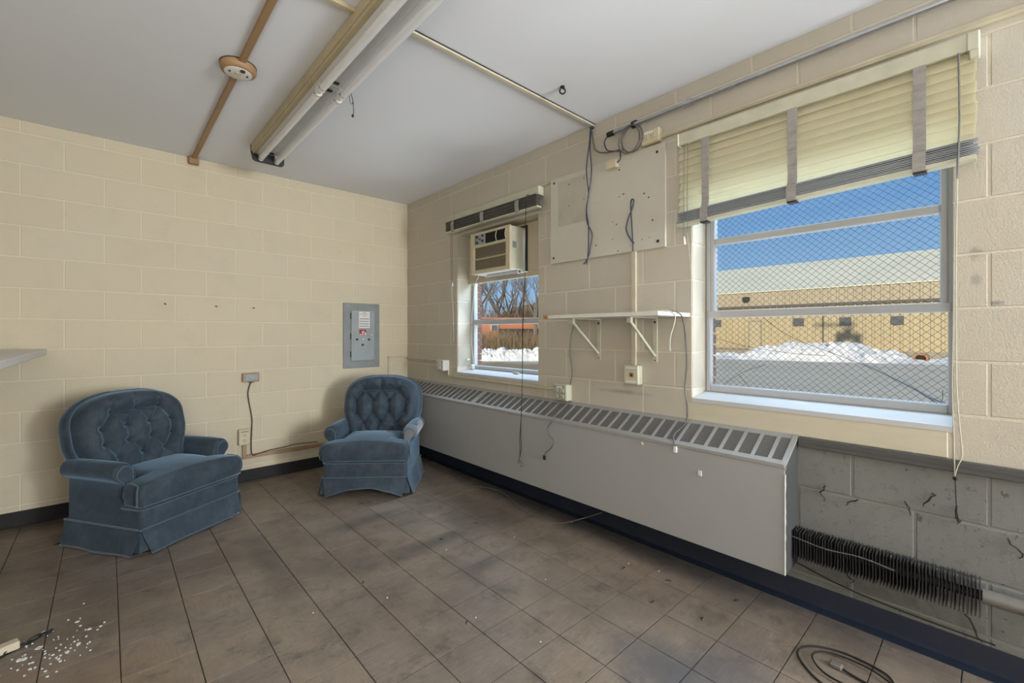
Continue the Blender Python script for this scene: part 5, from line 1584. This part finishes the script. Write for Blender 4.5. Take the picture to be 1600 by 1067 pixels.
# warehouse across the lot
BX = 34.0
t = thing('warehouse', (BX, 6, GZ), 'tan metal warehouse with pale roof across the snowy lot', 'building')
def ribbed(y0, y1, z0, z1, pitch, depth, x):
    pts = []
    y = y0
    while y < y1 - 1e-6:
        q = pitch
        pts += [(x, y), (x, y + q * 0.60), (x - depth, y + q * 0.68), (x - depth, y + q * 0.92)]
        y += q
    pts.append((x, y1))
    m = MB()
    n = len(pts)
    vs = [(p[0], p[1], z0) for p in pts] + [(p[0], p[1], z1) for p in pts]
    m.faces(vs, [(i, i + 1, n + i + 1, n + i) for i in range(n - 1)])
    return m
YA, YB = -4.0, 24.0
ribbed(YA, YB, 0.12, 3.20, 0.46, 0.07, BX).build('lower_siding', M['siding'], t)
ribbed(YA, YB, 3.33, 4.46, 0.46, 0.06, BX - 0.12).build('upper_siding', M['siding_upper'], t)
MB().box(BX - 0.16, BX + 0.1, YA, YB, 3.18, 3.34).build('gutter', M['roof_dark'], t)
MB().box(BX + 0.02, BX + 24, YA, YB, -0.2, 4.40).build('hall', M['siding'], t)
MB().box(BX - 0.02, BX + 0.04, YA, YB, GZ, 0.13).build('footing', M['foundation'], t)
m = MB()
m.ring([[(BX - 0.22, y, 4.42), (BX + 7, y, 7.24), (BX + 24, y, 4.42), (BX + 24, y, 4.35), (BX - 0.22, y, 4.35)] for y in (YA - 0.2, YB)])
m.build('roof', M['roof'], t)
for (ya, yb) in ((10.5, 11.1), (4.8, 5.45), (2.1, 2.72), (-0.52, 0.10)):
    f = MB().box(BX - 0.10, BX + 0.02, ya, yb, 1.78, 2.33, 0.02).build('window', M['roof_dark'], t)
    MB().box(BX - 0.115, BX - 0.09, ya + 0.07, yb - 0.07, 1.85, 2.27).build('pane', M['far_glass'], f)
d = MB().box(BX - 0.10, BX + 0.02, 7.60, 8.36, 0.0, 2.14, 0.01).build('door', M['siding'], t)
MB().box(BX - 0.13, BX - 0.09, 7.54, 7.60, 0.0, 2.20).box(BX - 0.13, BX - 0.09, 8.36, 8.42, 0.0, 2.20).box(BX - 0.13, BX - 0.09, 7.54, 8.42, 2.14, 2.20).build('door_frame', M['foundation'], d)
MB().box(BX - 0.5, BX, 8.3, 8.75, 3.72, 4.02, 0.04).build('wall_lamp', M['dark_metal'], t)
MB().box(BX - 0.12, BX - 0.02, 3.62, 3.70, 0.0, 3.2).build('downspout', M['roof_dark'], t)
MB().box(BX - 1.6, BX - 0.1, 7.2, 12.5, GZ, 0.02, 0.02).build('loading_slab', M['foundation'], t)

# snow pile and banks
def lumpy(x0, x1, y0, y1, hfun, nx, ny, amp, fr, seed):
    r = random.Random(seed)
    m = MB()
    ph = [(r.uniform(0, 9), r.uniform(0, 9), r.uniform(0.6, 1.6)) for _ in range(14)]
    V = []
    for i in range(nx + 1):
        for j in range(ny + 1):
            x = x0 + (x1 - x0) * i / nx
            y = y0 + (y1 - y0) * j / ny
            h = hfun(x, y)
            n = 0
            for (a, b, c) in ph:
                n += math.sin(fr * c * (x * math.cos(a) + y * math.sin(a)) + b)
            n = n / 6 + r.uniform(-0.7, 0.7)
            e = max(0.0, min(1.0, h / 0.25))
            V.append(m.bm.verts.new((x + r.uniform(-.3, .3) * (x1 - x0) / nx, y + r.uniform(-.3, .3) * (y1 - y0) / ny, GZ - 0.03 + max(0, h + amp * n * e))))
    for i in range(nx):
        for j in range(ny):
            a = i * (ny + 1) + j
            m.bm.faces.new((V[a], V[a + ny + 1], V[a + ny + 2], V[a + 1]))
    return m
def pileh(x, y):
    # long bank, highest in the middle
    cx = 27.0 + 0.30 * (2.0 - y)
    a = max(0, 1 - ((x - cx) / 2.6) ** 2)
    b = max(0.0, 1 - abs((y - 2.3) / 4.0) ** 2.2)
    lo = 0.22 * max(0, 1 - abs((y - 3.0) / 8.5) ** 3)
    return a * max(0.95 * b, lo)
o = lumpy(22, 32, -6, 12, pileh, 60, 110, 0.17, 3.2, 4).build('snow_pile', M['snow'], None, 25)
tag(o, 'long heap of ploughed snow in front of the tan warehouse', 'snow pile')
def bankh(x, y):
    # bank runs across the view of the small window
    d = (x - 13.9) * 0.67 + (y - 13.5) * 0.75
    return 0.58 * max(0, 1 - (d / 1.05) ** 2)
o = lumpy(8, 20, 8, 20, bankh, 130, 130, 0.12, 8.0, 8).build('snow_bank', M['snow'], None, 25)
tag(o, 'ragged bank of snow along the verge beyond the small window', 'snow bank')
t = thing('culvert', (27.4, -1.85, GZ), 'rusty drum end lying in the snow by the warehouse', 'drum')
m = MB()
for (ra, rb_, xa, xb) in ((0.22, 0.22, 0, 0.7),):
    ringo = []
    for (r, x) in ((0.17, 0.5), (0.17, 0.0), (0.24, 0.0), (0.24, 0.7), (0.01, 0.7)):
        ringo.append([(27.1 + x, -1.85 + r * 1.2 * math.cos(2 * PI * k / 18), GZ + 0.22 + r * math.sin(2 * PI * k / 18)) for k in range(18)])
    m.ring(ringo, True, False)
m.build('shell', M['rustpipe'], t, 40)

# trees, brush, far building
def branch(m, p, d, L, r, depth, rn, spread=0.5, kids=(2, 3)):
    n = 3
    pts = [p]; rad = [r]
    q = p.copy(); dd = d.copy()
    for i in range(n):
        dd = (dd + Vector((rn.uniform(-1, 1), rn.uniform(-1, 1), rn.uniform(-0.4, 0.7))) * 0.12).normalized()
        q = q + dd * (L / n)
        pts.append(q.copy()); rad.append(r * (1 - 0.45 * (i + 1) / n))
    m.tube(pts, rad, 5 if depth > 2 else 3)
    if depth <= 0: return
    for k in range(rn.randint(*kids) + (1 if depth > 2 else 0)):
        f = rn.uniform(0.35, 1.0)
        i = min(n, max(1, int(round(f * n))))
        nd = (dd + Vector((rn.uniform(-1, 1), rn.uniform(-1, 1), rn.uniform(-0.25, 0.8))) * spread * 1.5).normalized()
        branch(m, pts[i], nd, L * rn.uniform(0.55, 0.8), rad[i] * 0.62, depth - 1, rn, spread, kids)
def tree(x, y, h, seed, mat, label, depth=5, group='bare trees outside the windows', z=GZ, spread=0.55):
    rn = random.Random(seed)
    t = thing('bare_tree', (x, y, z), label, 'tree', group)
    tr_ = MB()
    top = Vector((x + rn.uniform(-.2, .2), y + rn.uniform(-.2, .2), z + h * 0.34))
    tr_.tube([(x, y, z), tuple((Vector((x, y, z)) + top) / 2 + Vector((0.05, 0.04, 0))), tuple(top)], [h * 0.022, h * 0.018, h * 0.014], 7)
    tr_.build('trunk', M[mat], t, 50)
    b = MB()
    for k in range(4):
        a = 2 * PI * k / 4 + rn.uniform(-.5, .5)
        branch(b, top - Vector((0, 0, h * 0.04 * k)), Vector((math.cos(a) * 0.55, math.sin(a) * 0.55, 1.0)).normalized(), h * 0.26, h * 0.010, depth - 1, rn, spread)
    b.build('branches', M[mat], t)
    return t
dW = Vector((0.665, 0.747, 0))      # bearing of the small window view
sW = Vector((0.747, -0.665, 0))
cW = Vector((-2.404, -4.297, 0))
for k, (dist, off, h, lab) in enumerate(((46, -2.4, 12.8, 'tall bare grey tree seen at the left of the small window'), (52, -0.9, 14.2, 'tall bare grey tree rising near the middle of the small window'), (49, 1.6, 11.5, 'bare tree leaning behind the brown hill in the small window'), (44, 3.0, 11.6, 'bare tree at the right edge of the small window view'), (58, 0.5, 13.5, 'thin bare tree far behind the others in the small window'), (50, -4.4, 12.2, 'bare tree half hidden by the left sash of the small window'))):
    p = cW + dW * dist + sW * off
    tree(p.x, p.y, h, 31 + k, 'bark', lab, 5)
for k, (y, h, lab) in enumerate(((5.2, 10.4, 'bare treetop leftmost above the warehouse roof'), (3.6, 10.9, 'bare treetop second from left above the warehouse roof'), (2.0, 11.3, 'bare treetop in the middle above the warehouse roof'), (0.4, 11.6, 'bare treetop second from right above the warehouse roof'), (-1.2, 11.2, 'bare treetop rightmost above the warehouse roof'))):
    tree(63.0 + (k % 2) * 1.5, y, h, 60 + k, 'bark_dark', lab, 6, 'bare treetops over the warehouse roof', spread=0.75)
# scrubby hill
def hillh(x, y):
    q = Vector((x, y, 0)) - (cW + dW * 72)
    a, b = q.dot(dW), q.dot(sW)
    return 6.0 * max(0, 1 - (a / 16) ** 2) * (0.45 + 0.55 / (1 + math.exp(-(b + 0.5) / 1.6)))
o = lumpy(22, 72, 28, 72, hillh, 90, 90, 0.5, 0.9, 12).build('scrub_hill', M['hill'], None, 25)
tag(o, 'brown scrub-covered hill beyond the small window', 'hill')
# orange brick building
p0 = cW + dW * 45
t = thing('brick_building', (p0.x, p0.y, GZ), 'low orange brick building seen through the small window', 'building')
def ob(a0, a1, d0, d1, z0, z1):
    """box in the (sW,dW) frame"""
    m = MB()
    vs = []
    for z in (z0, z1):
        for (a, d) in ((a0, d0), (a1, d0), (a1, d1), (a0, d1)):
            q = cW + dW * d + sW * a
            vs.append((q.x, q.y, z))
    m.faces(vs, [(3, 2, 1, 0), (4, 5, 6, 7), (0, 1, 5, 4), (1, 2, 6, 5), (2, 3, 7, 6), (3, 0, 4, 7)])
    return m
ob(-6, 5.5, 45, 50, GZ, 2.72).build('wall', M['redwall'], t)
ob(-6.2, 5.6, 44.9, 50, 2.50, 2.66).build('eave', M['roof_dark'], t)
ob(-6.2, 5.6, 44.8, 50, 2.72, 2.86).build('parapet', M['redwall'], t)
ob(-0.6, 5, 44.7, 45.0, 0.6, 1.72).build('shop_front', M['black'], t)
f = ob(-1.45, -0.7, 44.85, 45.0, 1.45, 2.15).build('window', M['white_paper'], t)
ob(-1.38, -0.77, 44.80, 44.86, 1.5, 2.1).build('pane', M['far_glass'], f)
# dry brush in front of it
rn = random.Random(77)
g = MB()
for i in range(2800):
    d_ = rn.uniform(26.5, 33)
    a_ = rn.uniform(-4.6, 3.6)
    q = cW + dW * d_ + sW * a_
    hgt = rn.uniform(0.5, 1.65) * (1.0 + 0.25 * math.sin(a_ * 2.2 + d_))
    lean_ = Vector((rn.uniform(-.35, .35), rn.uniform(-.35, .35), 1))
    b0 = Vector((q.x, q.y, GZ))
    b1 = b0 + lean_ * hgt * 0.5
    b2 = b0 + (lean_ + Vector((rn.uniform(-.4, .4), rn.uniform(-.4, .4), 0))) * hgt
    g.tube([b0, b1, b2], [0.016, 0.011, 0.004], 3)
    for _ in range(3):
        s_ = b0.lerp(b2, rn.uniform(0.3, 0.8))
        g.tube([s_, s_ + Vector((rn.uniform(-.3, .3), rn.uniform(-.3, .3), rn.uniform(0.1, 0.4)))], [0.008, 0.003], 3)
tag(g.build('dry_brush', M['twig']), 'thicket of dry tan brush behind the snow bank', 'brush', kind='stuff')
g = MB()
for i in range(700):
    d_ = rn.uniform(52, 60)
    a_ = rn.uniform(-7.5, 7.5)
    q = cW + dW * d_ + sW * a_
    hgt = rn.uniform(2.4, 5.6) * (0.8 + 0.25 * (a_ > 0))
    b0 = Vector((q.x, q.y, GZ + 0.4))
    b2 = b0 + Vector((rn.uniform(-.5, .5), rn.uniform(-.5, .5), 1)) * hgt
    g.tube([b0, b0.lerp(b2, 0.5) + Vector((rn.uniform(-.1, .1), rn.uniform(-.1, .1), 0)), b2], [0.05, 0.03, 0.008], 3)
    for _ in range(7):
        s_ = b0.lerp(b2, rn.uniform(0.3, 0.9))
        g.tube([s_, s_ + Vector((rn.uniform(-.8, .8), rn.uniform(-.8, .8), rn.uniform(0.2, 0.9)))], [0.02, 0.006], 3)
tag(g.build('scrub_thicket', M['twig']), 'tall tan scrub thicket behind the orange brick building', 'brush', kind='stuff')

# utility pole beside the building: out of the picture, its shadow falls on the warehouse
k_ = math.tan(SUN_EL) / math.cos(SUN_AZ)
px = 5.0
py = -(BX - px) * math.tan(SUN_AZ)
zr = lambda z: z + (BX - px) * k_
t = thing('utility_pole', (px, py + 2.25, GZ), 'wooden utility pole with transformer cans that shades the warehouse wall', 'pole')
MB().cyl((px, py + 2.30, GZ), (px, py + 2.30, zr(1.6)), 0.03, 10).build('shaft', M['wood_pole'], t, 40)
MB().box(px - 0.06, px + 0.06, py + 1.9, py + 4.2, zr(1.75), zr(1.88)).build('crossarm', M['wood_pole'], t)
MB().cyl((px, py + 2.75, zr(0.55)), (px, py + 2.75, zr(1.25)), 0.24, 14).build('transformer', M['panel_grey'], t, 40)
MB().cyl((px, py + 1.80, zr(0.30)), (px, py + 1.80, zr(1.15)), 0.24, 14).build('transformer', M['panel_grey'], t, 40)
MB().cyl((px, py + 2.28, zr(0.85)), (px, py + 2.28, zr(1.55)), 0.24, 14).build('transformer', M['panel_grey'], t, 40)
print('tiles', nt, 'objects', len(bpy.data.objects))
